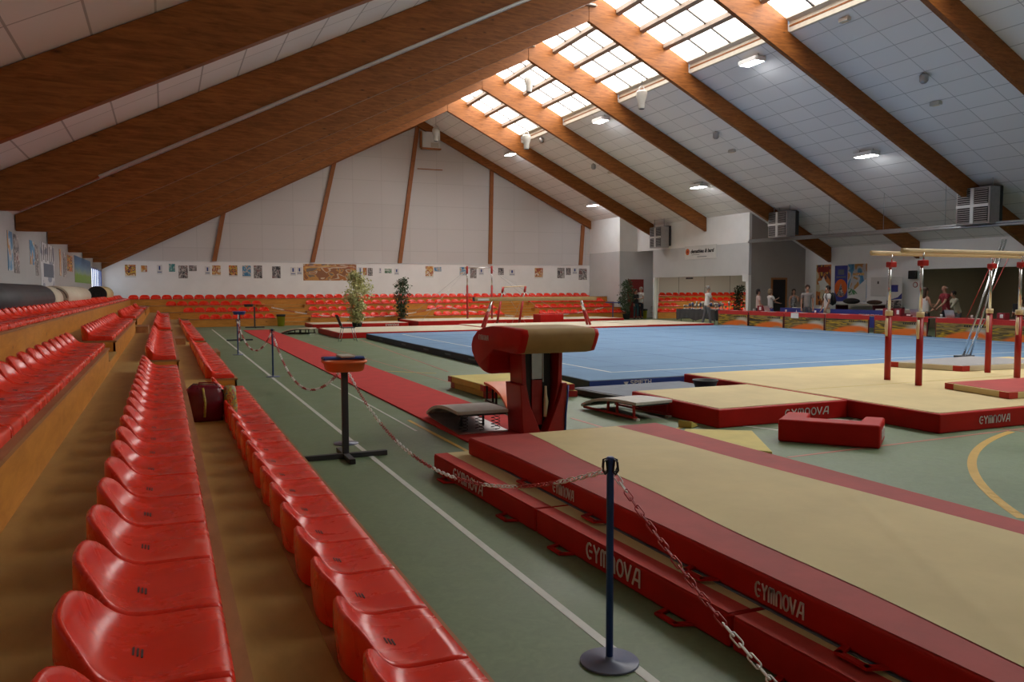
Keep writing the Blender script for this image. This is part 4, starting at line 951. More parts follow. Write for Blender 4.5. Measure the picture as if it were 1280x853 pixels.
beam()
def highbar():
    t = thing('high_bar', 'tall red framed high bar held by thin cables behind the beam', 'high bar', (14.0, 35.5, .28))
    Y = 36.6; a = ony(587, 399, Y); b = ony(613, 400, Y); zt = 3.0
    P = [Vector((a.x, Y + .3, 0)), Vector((b.x, Y - .2, 0))]
    zt = ony(587, 334, Y).z; z0 = .29
    for p in P:
        MB().lathe([(.05, z0), (.05, 1.9)], (p.x, p.y, 0), 12).build('upright', 'redmetal', t)
        MB().lathe([(.032, 1.9), (.032, zt - .25)], (p.x, p.y, 0), 10).build('inner_tube', 'steel', t)
        MB().lathe([(.05, zt - .3), (.05, zt + .05)], (p.x, p.y, 0), 10).build('bar_clamp', 'redmetal', t)
    MB().rod((P[0].x, P[0].y, zt - .03), (P[1].x, P[1].y, zt - .03), .02, 10).build('bar', 'steel', t)
    for p, e in ((P[0], (10.8, 35.4)), (P[0], (10.8, 37.9)), (P[1], (18.3, 35.5)), (P[1], (18.3, 37.6))):
        MB().rod((p.x, p.y, zt - .1), (*e, .3), .006, 5).build('guy_cable', 'metal', t)
highbar()
def uneven():
    t = thing('uneven_bars', 'low bar of uneven bars with slanted red uprights', 'uneven bars', (15.3, 33.8, .2))
    Y = 34.6; z0 = .0
    for (bx, by), (tx, ty), nm in (((622, 400), (629, 359), 0), ((649, 403), (657, 358), 1)):
        a = ony(bx, by, Y); b = ony(tx, ty, Y); d = b - a; a = a - d * ((a.z - 0.0) / d.z); m = a + d * .78
        MB().rod(a, a + (b - a) * .66, .055, 10).build('upright', 'redmetal', t); MB().rod(a + (b - a) * .66, a + (b - a) * .86, .035, 10).build('inner_tube', 'steel', t); MB().rod(a + (b - a) * .86, b, .055, 10).build('bar_clamp', 'redmetal', t)
        if nm == 0: p0 = b
        else: MB().rod(p0, b, .025, 10).build('bar', 'barwood', t)
    for (px, qx) in (((629, 362), (657, 404)), ((657, 362), (640, 404))):
        MB().rod(ony(*px, Y), ony(*qx, Y + .3), .006, 5).build('guy_cable', 'metal', t)
uneven()

# ------------------------------------------------------------------ plants
def plant(label, x, y, h, rad, leafm, pot='black', z=0, n=900, seed=1, waist=None):
    rnd = random.Random(seed); t = thing('potted_plant', label, 'plant', (x, y, z))
    MB().lathe([(.15, 0), (.17, .02), (.21, .27), (.22, .28), (.22, .31), (.19, .31), (.19, .27), (0.0, .26)], (x, y, z), 20).build('pot', pot, t)
    st = MB()
    for k in range(3):
        pts = [Vector((x, y, z + .25))]; a = rnd.random() * 6.28
        for i in range(6): q = pts[-1] + Vector((math.cos(a) * .03 * rad * 3, math.sin(a) * .03 * rad * 3, (h - .4) / 6)); a += rnd.uniform(-.8, .8); pts.append(q)
        st.tube(pts, [.022 - .002 * i for i in range(7)], 6)
    st.build('stem', 'bark', t); lf = MB(); cl = []
    nc = 26
    for k in range(nc):
        hh = .38 + (h - .5) * (k + .5) / nc; s = (hh - .38) / (h - .38); r = rad * (.45 + .75 * math.sin(PI * min(1, s * .9 + .12)) ** 1.2) * rnd.uniform(.5, 1)
        if waist and .12 < s < .42: r *= waist
        a = rnd.random() * 6.28; cl.append((Vector((x + math.cos(a) * r * .62, y + math.sin(a) * r * .62, z + hh)), r * .55 + .06))
    for i in range(n):
        c, r = rnd.choice(cl); d = Vector((rnd.gauss(0, 1), rnd.gauss(0, 1), rnd.gauss(0, .8))).normalized(); p = c + d * r * rnd.random() ** .5
        u = Vector((rnd.gauss(0, 1), rnd.gauss(0, 1), rnd.gauss(-.4, .6))).normalized(); v = u.cross(Vector((rnd.gauss(0, 1), rnd.gauss(0, 1), rnd.gauss(0, 1)))).normalized()
        L = rnd.uniform(.07, .13); W = L * .34
        o = len(lf.v); lf.v += [tuple(p), tuple(p + u * L * .5 + v * W), tuple(p + u * L), tuple(p + u * L * .5 - v * W)]; lf.face((o, o + 1, o + 2, o + 3))
    lf.build('foliage', leafm, t); return t
plant('tall pale variegated potted plant in front of the back stand', 7.55, 34.2, 2.55, .62, 'leafv', n=3200, seed=3, waist=.5)
plant('dark green potted plant beside the thick red mat at the back stand', 10.85, 39.0, 2.35, .5, 'leafg', n=1400, seed=5, waist=.6)
plant('bushy green potted tree left of the red door', 24.1, 39.4, 2.3, .5, 'leafo', n=1400, seed=7)
plant('dark potted plant half hidden behind the alcove wall edge', 27.3, 33.6, 1.95, .42, 'leafg', n=900, seed=9)
# yellow bin
t = thing('waste_bin', 'yellow bin with black liner at the foot of the back stand', 'bin', (5.05, 39.3, 0))
MB().lathe([(.15, 0), (.19, .5), (.2, .5), (.18, .48)], (5.05, 39.3, 0), 20).build('bin_body', 'binyel', t); MB().lathe([(.203, .46), (.21, .55), (.19, .56), (.17, .5)], (5.05, 39.3, 0), 20).build('liner', 'black', t)
t = thing('waste_bin', 'yellow bin beside the red door behind the man', 'bin', (25.6, 39.9, 0))
MB().lathe([(.15, 0), (.19, .5), (.2, .5), (.18, .48)], (25.6, 39.9, 0), 20).build('bin_body', 'binyel', t); MB().lathe([(.203, .46), (.21, .55), (.19, .56), (.17, .5)], (25.6, 39.9, 0), 20).build('liner', 'black', t)
# lone chair
t = thing('side_chair', 'lone dark grey chair with metal legs before the red mats', 'chair', (5.55, 26.6, 0), 0)
cx, cy = 5.55, 26.6
MB().box((cx - .2, cy - .2, .44), (cx + .22, cy + .2, .47)).build('seat', 'dark', t, bevel=.012)
MB().prism([(cx - .23, .52), (cx - .20, .5), (cx - .34, .88), (cx - .37, .87)], cy - .2, cy + .2, 'xz').build('backrest', 'dark', t, bevel=.008)
for sx in (-1, 1):
    for sy in (-1, 1): MB().rod((cx + sx * .17, cy + sy * .17, .44), (cx + sx * .27, cy + sy * .19, 0), .014).build('leg', 'metal', t)
MB().rod((cx - .19, cy - .18, .44), (cx - .24, cy - .18, .6), .012).rod((cx - .19, cy + .18, .44), (cx - .24, cy + .18, .6), .012).build('back_frame', 'metal', t)
# judge's small table and pole stand
t = thing('scoring_stand', 'small dark blue standing table beside the right end of the back stand', 'stand', (22.8, 38.7, 0))
MB().box((22.45, 38.5, .95), (23.15, 38.9, 1.0)).build('table_top', 'bluemetal', t); MB().lathe([(.03, 0.02), (.03, .95)], (22.8, 38.7, 0), 10).build('post', 'bluemetal', t); MB().lathe([(.2, 0), (.2, .02)], (22.8, 38.7, 0), 20).build('base', 'dark', t)
# shopping bag on the side stand deck
def bag():
    bx, by, z = .40, 8.75, .361
    t = thing('shopping_bag', 'shiny dark red bag with printed yellow green side on the stand deck', 'bag', (bx, by, z))
    def shell(x0, x1, y0, y1, z1, seed):
        rnd = random.Random(seed); mb = MB(); n = 16; m = 9; mb.smooth = True; cx, cy = (x0 + x1) / 2, (y0 + y1) / 2
        for j in range(m + 1):
            s = j / m; f = .93 + .12 * math.sin(PI * s) - (.16 * max(0, s - .85) / .15 if s > .85 else 0)
            for k in range(n):
                a = 2 * PI * k / n; ca, sa = math.cos(a), math.sin(a); e = .5
                rx = (x1 - x0) / 2 * f * (1 + rnd.uniform(-.09, .09)); ry = (y1 - y0) / 2 * f * (1 + rnd.uniform(-.06, .06))
                mb.v.append((cx + rx * math.copysign(abs(ca) ** e, ca), cy + ry * math.copysign(abs(sa) ** e, sa), z + z1 * s + (rnd.uniform(-.012, .012) if 0 < j else 0)))
        for j in range(m):
            for k in range(n): mb.face((j * n + k, j * n + (k + 1) % n, (j + 1) * n + (k + 1) % n, (j + 1) * n + k))
        mb.face(range(n)); mb.face(range(m * n, m * n + n)); return mb
    shell(bx - .22, bx + .13, by - .14, by + .14, .36, 3).build('bag_body', 'bagred', t)
    shell(bx + .13, bx + .26, by - .13, by + .13, .33, 5).build('printed_side', 'baggreen', t)
    MB().tube([(bx - .06, by - .165, z + .05), (bx - .05, by - .168, z + .2), (bx - .07, by - .14, z + .345)], .012, 5).build('gold_stripe', 'bagyellow', t)
    MB().tube([(bx - .12, by - .12, z + .33), (bx - .1, by - .06, z + .39), (bx + .04, by - .02, z + .385), (bx + .1, by - .1, z + .33)], .008, 6).build('handle', 'bagred', t)
bag()
# rolled mats behind the highest row
def roll(lab, y0, y1, r, m, endm, x=-2.15):
    t = thing('rolled_mat', lab, 'rolled mat', (x, y0, ZK[3]))
    n = 24; mb = MB(); mb.smooth = True
    for Y in (y0, y1):
        for k in range(n): a = 2 * PI * k / n; mb.v.append((x + r * 1.1 * math.cos(a), Y, ZK[3] + r + r * math.sin(a)))
    for k in range(n): mb.face((k, (k + 1) % n, n + (k + 1) % n, n + k))
    mb.smooth = False; mb.mat(1); mb.face(range(n)); mb.face(range(n, 2 * n)); mb.build('roll', [m, endm], t)
    sp = MB().tube([(x + (r * .95 - .9 * r * q / 60) * math.cos(q * .32), y0 - .004, ZK[3] + r + (r * .95 - .9 * r * q / 60) * .9 * math.sin(q * .32)) for q in range(61)], .008, 5); sp.build('rolled_edge', 'black', t)
roll('dark grey rolled mat with cream end lying behind the highest row', 10.2, 17.2, .26, 'dark', 'creamfar')
roll('short cream rolled mat end just beyond the dark grey roll', 17.25, 18.6, .25, 'creamfar', 'cream')
roll('cream rolled mat lying behind the highest row, middle of the three', 19.5, 25.3, .26, 'creamfar', 'creamfar')
roll('olive beige rolled mat under the far side window', 31.5, 35.5, .29, 'cream', 'black')

# ------------------------------------------------------------------ judges tables
TX = 22.62
tb = [(27.22, 29.2), (25.1, 27.14), (22.93, 25.04), (20.86, 22.86), (18.5, 20.62), (16.42, 18.2), (14.3, 16.3), (12.2, 14.2)]
pos_words = ['leftmost, by the trophy table', 'second from the trophy table', 'third from the trophy table', 'fourth from the trophy table', 'seen through the left parallel bar uprights', 'between the pairs of parallel bar uprights', 'seen through the right parallel bar uprights', 'rightmost, partly out of view']
for i, (a, b) in enumerate(tb):
    t = thing('judges_table', 'folding judges table in red cloth with painted banner, ' + pos_words[i], 'table', (TX + .38, (a + b) / 2, 0))
    MB().box((TX + .02, a, .715), (TX + .78, b, .745)).build('table_top', 'offwhite', t, bevel=.004)
    for yy in (a + .15, b - .15): MB().rod((TX + .15, yy, .715), (TX + .15, yy, 0), .016).rod((TX + .65, yy, .715), (TX + .65, yy, 0), .016).rod((TX + .15, yy, .1), (TX + .65, yy, .1), .012).build('leg', 'dark', t)
    cl = MB().box((TX, a - .01, .745), (TX + .8, b + .01, .752)).box((TX - .012, a - .01, .6), (TX, b + .01, .752))
    tag(cl.build('table_cloth', 'clothred'), 'red cloth strip over the judges table ' + pos_words[i], 'tablecloth')
    bn = MB().box((TX - .022, a + .03, .03), (TX - .013, b - .03, .6)).build('banner', 'banner', t)
    MB().box((TX - .0125, a - .01, .02), (TX - .004, b + .01, .6)).build('skirt', 'clothmaroon', t)
    # short dark word-like strokes of the illegible caption
    rnd = random.Random(i)
    yy = b - (b - a) * .55; cp = MB().box((TX - .0242, yy - .77, .498), (TX - .022, yy - .02, .504))
    for q in range(9): cp.box((TX - .0245, yy - .075, .50), (TX - .022, yy - .02, .50 + rnd.choice((.05, .055, .06)))); yy -= .085
    cp.build('caption', 'black', bn)
# trophy table and trophies
t = thing('trophy_table', 'table draped in charcoal cloth covered with trophies', 'table', (23.6, 31.2, 0))
MB().box((23.0, 29.9, .70), (23.9, 32.9, .73)).build('table_top', 'offwhite', t)
cl = MB(); nn = 40; 
tp = MB().box((22.98, 29.88, .731), (23.92, 32.92, .737))
for s in range(2):
    X = 22.97 if s == 0 else 23.93
    for k in range(nn):
        ya = 29.88 + 3.04 * k / nn; yb = 29.88 + 3.04 * (k + 1) / nn; d = .018 * math.sin(k * 1.3); d2 = .018 * math.sin((k + 1) * 1.3); lo = .2 + .12 * abs(math.sin(k * .16)); lo2 = .2 + .12 * abs(math.sin((k + 1) * .16))
        o = len(tp.v); tp.v += [(X, ya, .737), (X, yb, .737), (X + d2, yb, lo2), (X + d, ya, lo)]; tp.face((o, o + 1, o + 2, o + 3))
for Y in (29.87, 32.93): tp.box((22.98, Y - .004, .25), (23.92, Y + .004, .737))
tag(tp.build('table_cloth', 'clothdark'), 'charcoal cloth draped over the trophy table', 'tablecloth')
for yy in (30.1, 32.7): MB().rod((23.1, yy, .7), (23.1, yy, 0), .016).rod((23.8, yy, .7), (23.8, yy, 0), .016).build('leg', 'dark', t)
pt = None; rnd = random.Random(2)
for i in range(40):
    x = 23.1 + .17 * (i % 5) + rnd.uniform(-.03, .03); y = 29.98 + .36 * (i // 5) + rnd.uniform(-.06, .06); h = rnd.choice((.2, .26, .32, .38))
    if i % 2 == 0 or pt is None or True:
        mname = 'trophyblue' if i % 4 == 1 else 'trophy'
        o = MB().lathe([(.05, 0), (.05, .03), (.015, .04), (.012, h * .45), (.03, h * .5), (.055, h * .8), (.05, h), (.045, h), (.02, h * .55)], (x, y, .7375), 10)
        ob = o.build('trophy', mname)
    tag(ob, ('blue and silver' if mname == 'trophyblue' else 'small silver and gold') + ' trophy cup standing on the charcoal trophy table', 'trophy', 'trophies on the charcoal table, ' + ('blue' if mname == 'trophyblue' else 'silver'))
# things on the judges tables
TZ = .7525
def laptop(lab, x, y, rz=0, m='metal'):
    t = thing('laptop', lab, 'laptop', (x, y, TZ), rz)
    MB().cbox((0, 0, .009), (.24, .34, .016)).build('keyboard_base', m, t, bevel=.003, local=True)
    MB().prism([(-.115, .017), (-.105, .017), (-.175, .25), (-.185, .25)], -.17, .17, 'xz').build('screen_lid', m, t, local=True)
laptop('grey laptop open on the judges table before the blond woman', 23.0, 26.35); laptop('grey laptop open on the judges table behind the left bar upright', 23.0, 19.2); laptop('grey laptop open before the couple talking', 23.05, 17.95)
def cbx(lab, x, y, sz, m='shirt_red', z=TZ, nm='box'):
    t = thing(nm, lab, 'box', (x, y, z))
    MB().cbox((0, 0, sz[2] / 2), sz).build('box_body', m, t, bevel=.006, local=True)
    MB().box((-sz[0] / 2 - .002, -sz[1] * .3, sz[2] * .25), (-sz[0] / 2, sz[1] * .1, sz[2] * .8)).build('front_label', 'white', t, local=True)
cbx('dark red score box with white side on the table before two women', 22.95, 26.75, (.25, .3, .24)); cbx('dark red score box on the judges table left of the bars', 22.9, 20.3, (.2, .3, .26)); cbx('second dark red score box beside the black printer', 22.9, 19.85, (.2, .25, .26)); cbx('white and red score box between the bar uprights', 22.95, 16.2, (.22, .25, .2)); cbx('dark low box behind the left bar upright', 23.0, 19.5, (.25, .4, .1), 'clothmaroon')
t = thing('printer', 'black and white printer on the table left of the bars', 'printer', (23.25, 20.05, TZ))
MB().box((-.2, -.25, 0), (.2, .25, .22)).build('printer_body', 'offwhite', t, bevel=.015, local=True); MB().box((-.205, -.2, .12), (-.1, .2, .3)).build('lid', 'black', t, bevel=.01, local=True)
for i, (y, x) in enumerate([(26.5, 22.9), (25.9, 22.75), (24.3, 22.9), (23.2, 22.8), (22.2, 22.85), (21.1, 22.75), (20.9, 23.1), (19.0, 22.75), (17.0, 22.8), (16.7, 22.85), (15.7, 22.8), (15.2, 22.9), (24.8, 23.1), (27.7, 22.9), (28.5, 22.95), (18.1, 22.7)]):
    o = MB().cbox((0, 0, .003), (.21, .3, .004)).xf(Matrix.Translation((x, y, TZ)) @ Matrix.Rotation(.3 * math.sin(i * 2.3), 4, 'Z')).build('paper_sheet', 'paper'); tag(o, 'white sheet of paper, %s from the trophy table on the judges tables' % ORD[i], 'paper')
t = None
tag(MB().prism([(22.58, 24.25), (22.595, 24.25), (22.595, 24.65), (22.58, 24.65)], .55, .75).build('paper_notice', 'paper'), 'white paper hanging over the front of the third judges table', 'paper')
for i, y in enumerate([28.2, 27.5, 25.5, 24.0, 19.4, 18.4, 17.4, 20.5]):
    o = MB().lathe([(.03, 0), (.036, .1), (.033, .1), (.027, .01)], (23.2 - .05 * (i % 3), y, TZ), 10).build('paper_cup', 'white'); tag(o, 'white paper cup, %s of those along the judges tables' % ORD[i], 'cup', 'cups on the judges tables')
# second line of tables with blue federation banner
t = thing('office_table', 'long table behind the judges hung with a blue banner', 'table', (26.0, 24.5, 0))
MB().box((25.6, 22.2, .72), (26.3, 28.6, .75)).build('table_top', 'offwhite', t)
for yy in (22.4, 25.4, 28.4): MB().rod((25.7, yy, .72), (25.7, yy, 0), .018).rod((26.2, yy, .72), (26.2, yy, 0), .018).build('leg', 'dark', t)
t = thing('cloth_banner', 'blue banner with white lettering hung along the table behind the judges', 'banner', (25.57, 25.4, .15))
MB().box((25.575, 22.2, .15), (25.59, 28.6, .85)).build('cloth', 'banner_blue', t)
logo_on(t, 'FEDERATION', (25.572, 24.1, .58), (0, -1, 0), .1, 1.0, 'logo'); 
mb = MB()
for y in (22.7, 27.7): mb.prism([(y, .45), (y - .22, .45), (y - .12, .78)], 25.569, 25.574, 'yz')
mb.build('emblem', 'logo', t)
for i, (y, m, s) in enumerate([(28.0, 'white', (.3, .25, .12)), (27.2, 'white', (.3, .5, .06)), (26.4, 'white', (.25, .3, .16)), (23.2, 'offwhite', (.3, .6, .14))]):
    cbx('pale box, %s from the left on the table behind the judges' % ORD[i], 25.95, y, s, m, .751)
t = thing('office_table', 'small dark desk against the right wall beside the white board', 'table', (28.7, 27, 0))
MB().box((28.3, 25.9, .96), (29.2, 28.2, 1.0)).build('table_top', 'offwhite', t)
for yy in (26.0, 28.1): MB().box((28.4, yy - .03, 0), (29.1, yy + .03, .96)).build('side_panel', 'clothmaroon', t)
t = thing('coat_pile', 'dark clothes heaped on the desk below the blue posters', 'clothes', (28.7, 26.9, 1.0))
MB().sphere((28.7, 27.5, 1.13), (.25, .45, .14)).build('clothes', 'black', t, bevel=0); MB().sphere((28.75, 26.25, 1.09), (.2, .4, .1)).build('folded_coat', 'hair_brown', t)
for i, (x, y) in enumerate([(27.6, 28.9), (27.5, 27.6)]):
    t = thing('office_chair', 'black padded chair %s' % ('below the tall dark poster' if i == 0 else 'in front of the desk with clothes'), 'chair', (x, y, 0))
    MB().box((x - .22, y - .22, .42), (x + .22, y + .22, .48)).build('seat', 'black', t, bevel=.02); MB().box((x - .26, y - .24, .5), (x - .2, y + .24, 1.02)).build('backrest', 'black', t, bevel=.02)
    for a, b in ((-1, -1), (-1, 1), (1, -1), (1, 1)): MB().rod((x + a * .19, y + b * .19, .42), (x + a * .22, y + b * .22, 0), .014).build('leg', 'dark', t)

# ------------------------------------------------------------------ wall prints and signs
PST = [(-1.76, 3.0, -1.27, 2.36), (-1.03, 2.97, -0.75, 2.61), (-0.3, 3.01, -0.05, 2.53), (0.26, 3.06, 0.55, 2.66), (0.71, 2.98, 1.15, 2.33), (1.2, 2.99, 1.58, 2.7), (1.97, 2.95, 2.23, 2.5), (2.32, 3.0, 2.74, 2.46), (3.15, 3.01, 3.57, 2.42), (3.82, 3.01, 4.25, 2.38), (4.39, 3.02, 4.82, 2.34), (5.33, 2.98, 5.77, 2.35), (6.28, 2.95, 6.57, 2.48), (6.62, 2.95, 6.9, 2.52), (6.96, 3.13, 9.86, 2.23), (9.96, 2.98, 10.18, 2.49), (10.23, 2.94, 10.45, 2.49), (10.5, 2.94, 10.77, 2.5), (11.14, 2.95, 11.27, 2.63), (11.46, 2.9, 11.87, 2.64), (12.02, 2.91, 12.29, 2.55), (13.86, 3.06, 14.33, 2.42), (14.39, 3.02, 14.82, 2.74), (15.95, 3.03, 16.45, 2.52), (16.6, 2.99, 17.0, 2.38), (17.16, 2.95, 17.46, 2.57), (18.39, 3.0, 18.75, 2.58), (19.11, 2.91, 19.48, 2.53), (20.81, 3.02, 21.35, 2.39), (22.34, 3.04, 22.84, 2.4), (22.95, 3.04, 23.28, 2.6), (23.39, 3.04, 23.73, 2.65), (23.84, 3.0, 24.41, 2.3)]
PM = 'red orange white teal dark dark white orange red blue dark dark white white long white red dark white green white orange blue blue dark white dark white orange dark dark white dark'.split()
CN = {'red': 'red and yellow', 'orange': 'orange', 'white': 'white', 'teal': 'teal', 'dark': 'dark photographic', 'blue': 'blue and orange', 'long': 'wide brown', 'green': 'green and white'}
for i, ((xa, za, xb, zb2), m) in enumerate(zip(PST, PM)):
    t = thing('poster', '%s poster on the back wall, %s counted from its left corner' % (CN[m], ORD[i]), 'poster', ((xa + xb) / 2, YB - .006, zb2))
    MB().box((xa, YB - .008, zb2), (xb, YB - .001, za)).build('sheet', 'paper' if m == 'white' else 'p_' + m, t)
    wd = xb - xa; h = za - zb2
    if m == 'white': MB().box((xa + wd * .36, YB - .01, zb2 + h * .45), (xb - wd * .36, YB - .008, za - h * .12)).box((xa + wd * .1, YB - .01, zb2 + h * .2), (xb - wd * .1, YB - .008, zb2 + h * .28)).build('printed_figure', 'bluemetal', t)
    elif m == 'long': MB().box((xa + .1, YB - .01, za - .22), (xb - .1, YB - .008, za - .08)).build('title_band', 'p_orange', t)
    elif m in ('red', 'blue', 'orange'): MB().box((xa, YB - .01, zb2), (xb, YB - .008, zb2 + h * .12)).build('caption_band', 'paper', t)
LP = [(18.48, 2.88, 19.04, 2.09, 'p_blue', 'orange and blue'), (19.21, 2.86, 19.82, 2.06, 'p_dark', 'dark photographic'), (21.35, 2.86, 22.08, 2.3, 'p_blue', 'pale blue'), (22.2, 2.8, 22.7, 2.06, 'p_dark', 'narrow dark'), (23.05, 2.92, 25.73, 1.75, 'p_white', 'tall white sketched'), (27.06, 2.93, 27.4, 2.14, 'p_orange', 'narrow orange'), (28.05, 2.87, 28.9, 2.12, 'p_dark', 'dark'), (29.14, 2.84, 30.68, 2.33, 'p_red', 'red'), (31.4, 2.92, 38.0, 1.99, 'p_meadow', 'large green and blue meadow')]
for i, (ya, za, yb, zb2, m, c) in enumerate(LP):
    t = thing('poster', '%s poster on the left wall, %s from the viewer' % (c, ORD[i]), 'poster', (-2.795, (ya + yb) / 2, zb2))
    MB().box((-2.799, ya, zb2), (-2.79, yb, za)).build('sheet', m, t)
    if m == 'p_white':
        MB().box((-2.79, ya + .5, zb2 + .3), (-2.786, yb - .2, zb2 + .65)).build('printed_box', 'greyblue', t)
        g = MB()
        for q in range(7): yy = ya + .15 + q * .38; g.box((-2.79, yy, zb2 + .68 + .05 * (q % 2)), (-2.7865, yy + .09, za - .05 * (q % 3)))
        g.build('printed_strokes', 'dark', t)
RW = [(30.28, 29.34, 2.85, .9, 'p_red', 'tall red roll poster with a white map'), (29.1, 28.33, 2.78, 1.1, 'banner_blue', 'dark blue poster with orange disc'), (28.3, 27.2, 2.83, 1.1, 'p_blue', 'bright blue poster with colourful drawing')]
for i, (ya, yb, za, zb2, m, c) in enumerate(RW):
    t = thing('poster', c + ' on the right wall behind the judges', 'poster', (29.29, (ya + yb) / 2, zb2))
    MB().box((29.285, yb, zb2), (29.297, ya, za)).build('sheet', m, t)
    ym = (ya + yb) / 2
    if i == 1:
        MB().add([(29.283, ym + .38 * math.cos(2 * PI * k / 24), 1.72 + .42 * math.sin(2 * PI * k / 24)) for k in range(24)], [tuple(range(24))]).build('orange_disc', 'orange', t)
        MB().prism([(ym - .3, 1.35), (ym + .3, 1.35), (ym + .12, 1.6), (ym, 1.95), (ym - .12, 1.6)], 29.278, 29.282, 'yz').build('blue_figure', 'p_dark', t)
        MB().box((29.28, yb + .1, 2.2), (29.284, ya - .1, 2.28)).box((29.28, yb + .2, 2.35), (29.284, ya - .2, 2.6)).build('title_band', 'greyblue', t)
    if i == 0: MB().prism([(ym - .3, 1.9), (ym - .1, 2.1), (ym, 2.3), (ym + .12, 2.1), (ym + .35, 2.05), (ym + .2, 1.8), (ym + .25, 1.6), (ym, 1.65), (ym - .2, 1.55)], 29.278, 29.284, 'yz').build('white_map', 'paper', t); MB().box((29.28, yb + .1, 2.5), (29.284, ya - .1, 2.75)).build('title_band', 'reddoor', t)
    if i == 2:
        MB().prism([(yb + .02, 1.12), (ya - .02, 1.12), (ya - .02, 1.35), (yb + .02, 2.15)], 29.279, 29.284, 'yz').build('white_swoosh', 'paper', t)
        MB().prism([(yb + .5, 1.45), (ya - .02, 1.38), (ya - .02, 1.75), (yb + .7, 1.65)], 29.276, 29.278, 'yz').build('meadow_print', 'p_green', t)
        MB().box((29.277, yb + .15, 2.3), (29.283, ya - .3, 2.42)).build('title_band', 'p_orange', t)
t = thing('rollup_banner', 'white roll-up banner with a purple square standing by the right wall', 'banner', (28.9, 25.2, 0))
ra_, rb_ = 24.95, 25.75
MB().box((28.9, ra_, .1), (28.915, rb_, 2.2)).build('banner_sheet', 'paper', t); MB().box((28.8, ra_ - .03, 0), (29.02, rb_ + .03, .1)).build('base', 'metal', t)
MB().box((28.895, ra_ + .2, 1.55), (28.9, rb_ - .2, 1.85)).build('printed_square', 'banner_blue', t)
MB().box((28.895, ra_ + .02, .6), (28.9, rb_ - .02, 1.18)).build('picture_grid', 'p_dark', t); MB().prism([(ra_, 1.5), (ra_, 1.25), (rb_, 1.18), (rb_ - .3, 1.24), (ra_ + .2, 1.32)], 28.894, 28.899, 'yz').build('purple_swoosh', 'banner_blue', t)
t = thing('notice_board', 'white board with small notices on the right wall', 'notice board', (29.28, 26.5, 1.4))
MB().box((29.27, 26.0, 1.35), (29.298, 26.95, 2.2)).build('board', 'white', t, bevel=.005); MB().box((29.262, 26.5, 1.9), (29.27, 26.58, 2.02)).build('notice', 'dark', t)
t = thing('wall_screen', 'small black screen fixed high beside the wide opening', 'screen', (29.1, 24.6, 2.12)); MB().box((29.12, 24.45, 2.1), (29.2, 24.85, 2.45)).build('screen', 'black', t, bevel=.01); MB().box((29.2, 24.6, 2.2), (29.299, 24.7, 2.3)).build('bracket', 'dark', t)
def disc_x(x, y, z, r, th, n=24): return MB().tube([(x, y, z), (x - th, y, z)], r, n)
t = thing('round_sign', 'round no smoking sign on the wall by the opening', 'sign', (29.28, 24.62, 1.95)); disc_x(29.298, 24.62, 1.85, .12, .012).build('ring', 'redmetal', t); disc_x(29.284, 24.62, 1.85, .09, .004).build('face', 'paper', t)
# white sign high on the right wall
sa = onx(855, 309, 25.79); 
t = thing('advertising_sign', 'white advertising sign with red emblem high on the right wall', 'sign', (25.78, 34.9, 3.27))
y1, y0, z0, z1 = 36.2, 33.5, 3.27, 3.98
MB().box((25.77, y0, z0), (25.797, y1, z1)).build('board', 'paper', t, bevel=.004)
tp = MB().tube([(25.77, 35.95, 3.68), (25.765, 35.95, 3.68)], .17, 24); tp.build('emblem', 'orange', t); MB().tube([(25.7645, 35.95, 3.68), (25.763, 35.95, 3.68)], .06, 16).build('emblem_centre', 'redmetal', t)
def text_mesh(txt, size, name, m, parent, Mx, bold=.012, shear=0.0):
    cu = bpy.data.curves.new(name, 'FONT'); cu.body = txt; cu.size = size; cu.offset = bold; cu.extrude = .003; cu.shear = shear
    o = bpy.data.objects.new('tmp', cu); COL.objects.link(o); dg = bpy.context.evaluated_depsgraph_get(); me = bpy.data.meshes.new_from_object(o.evaluated_get(dg)); bpy.data.objects.remove(o)
    me.transform(Matrix.Translation(-w(parent)) @ Mx); me.materials.clear(); me.materials.append(M[m]); ob = bpy.data.objects.new(name, me); COL.objects.link(ob); ob.parent = parent; return ob
text_mesh('demathieu & bard', .27, 'lettering', 'black', t, frame_m((25.764, 35.68, 3.6), (0, -1, 0), (0, 0, 1)), .008, .25)
MB().box((25.766, 34.3, 3.38), (25.77, 35.1, 3.41)).box((25.766, 34.9, 3.5), (25.77, 35.6, 3.52)).build('small_print', 'greyblue', t)
tag(MB().box((25.785, 31.1, 2.05), (25.797, 31.5, 2.42)).build('paper_notice', 'paper'), 'white paper notice taped on the pier beside the alcove', 'notice')
for i, (px, lab) in enumerate((((862, 348), 'small dark hook plate under the grey partition edge'),)):
    p = onx(px[0], px[1], 25.79); tag(MB().cbox((25.78, p.y, p.z), (.03, .6, .09)).build('wall_plate', 'dark'), lab, 'plate')

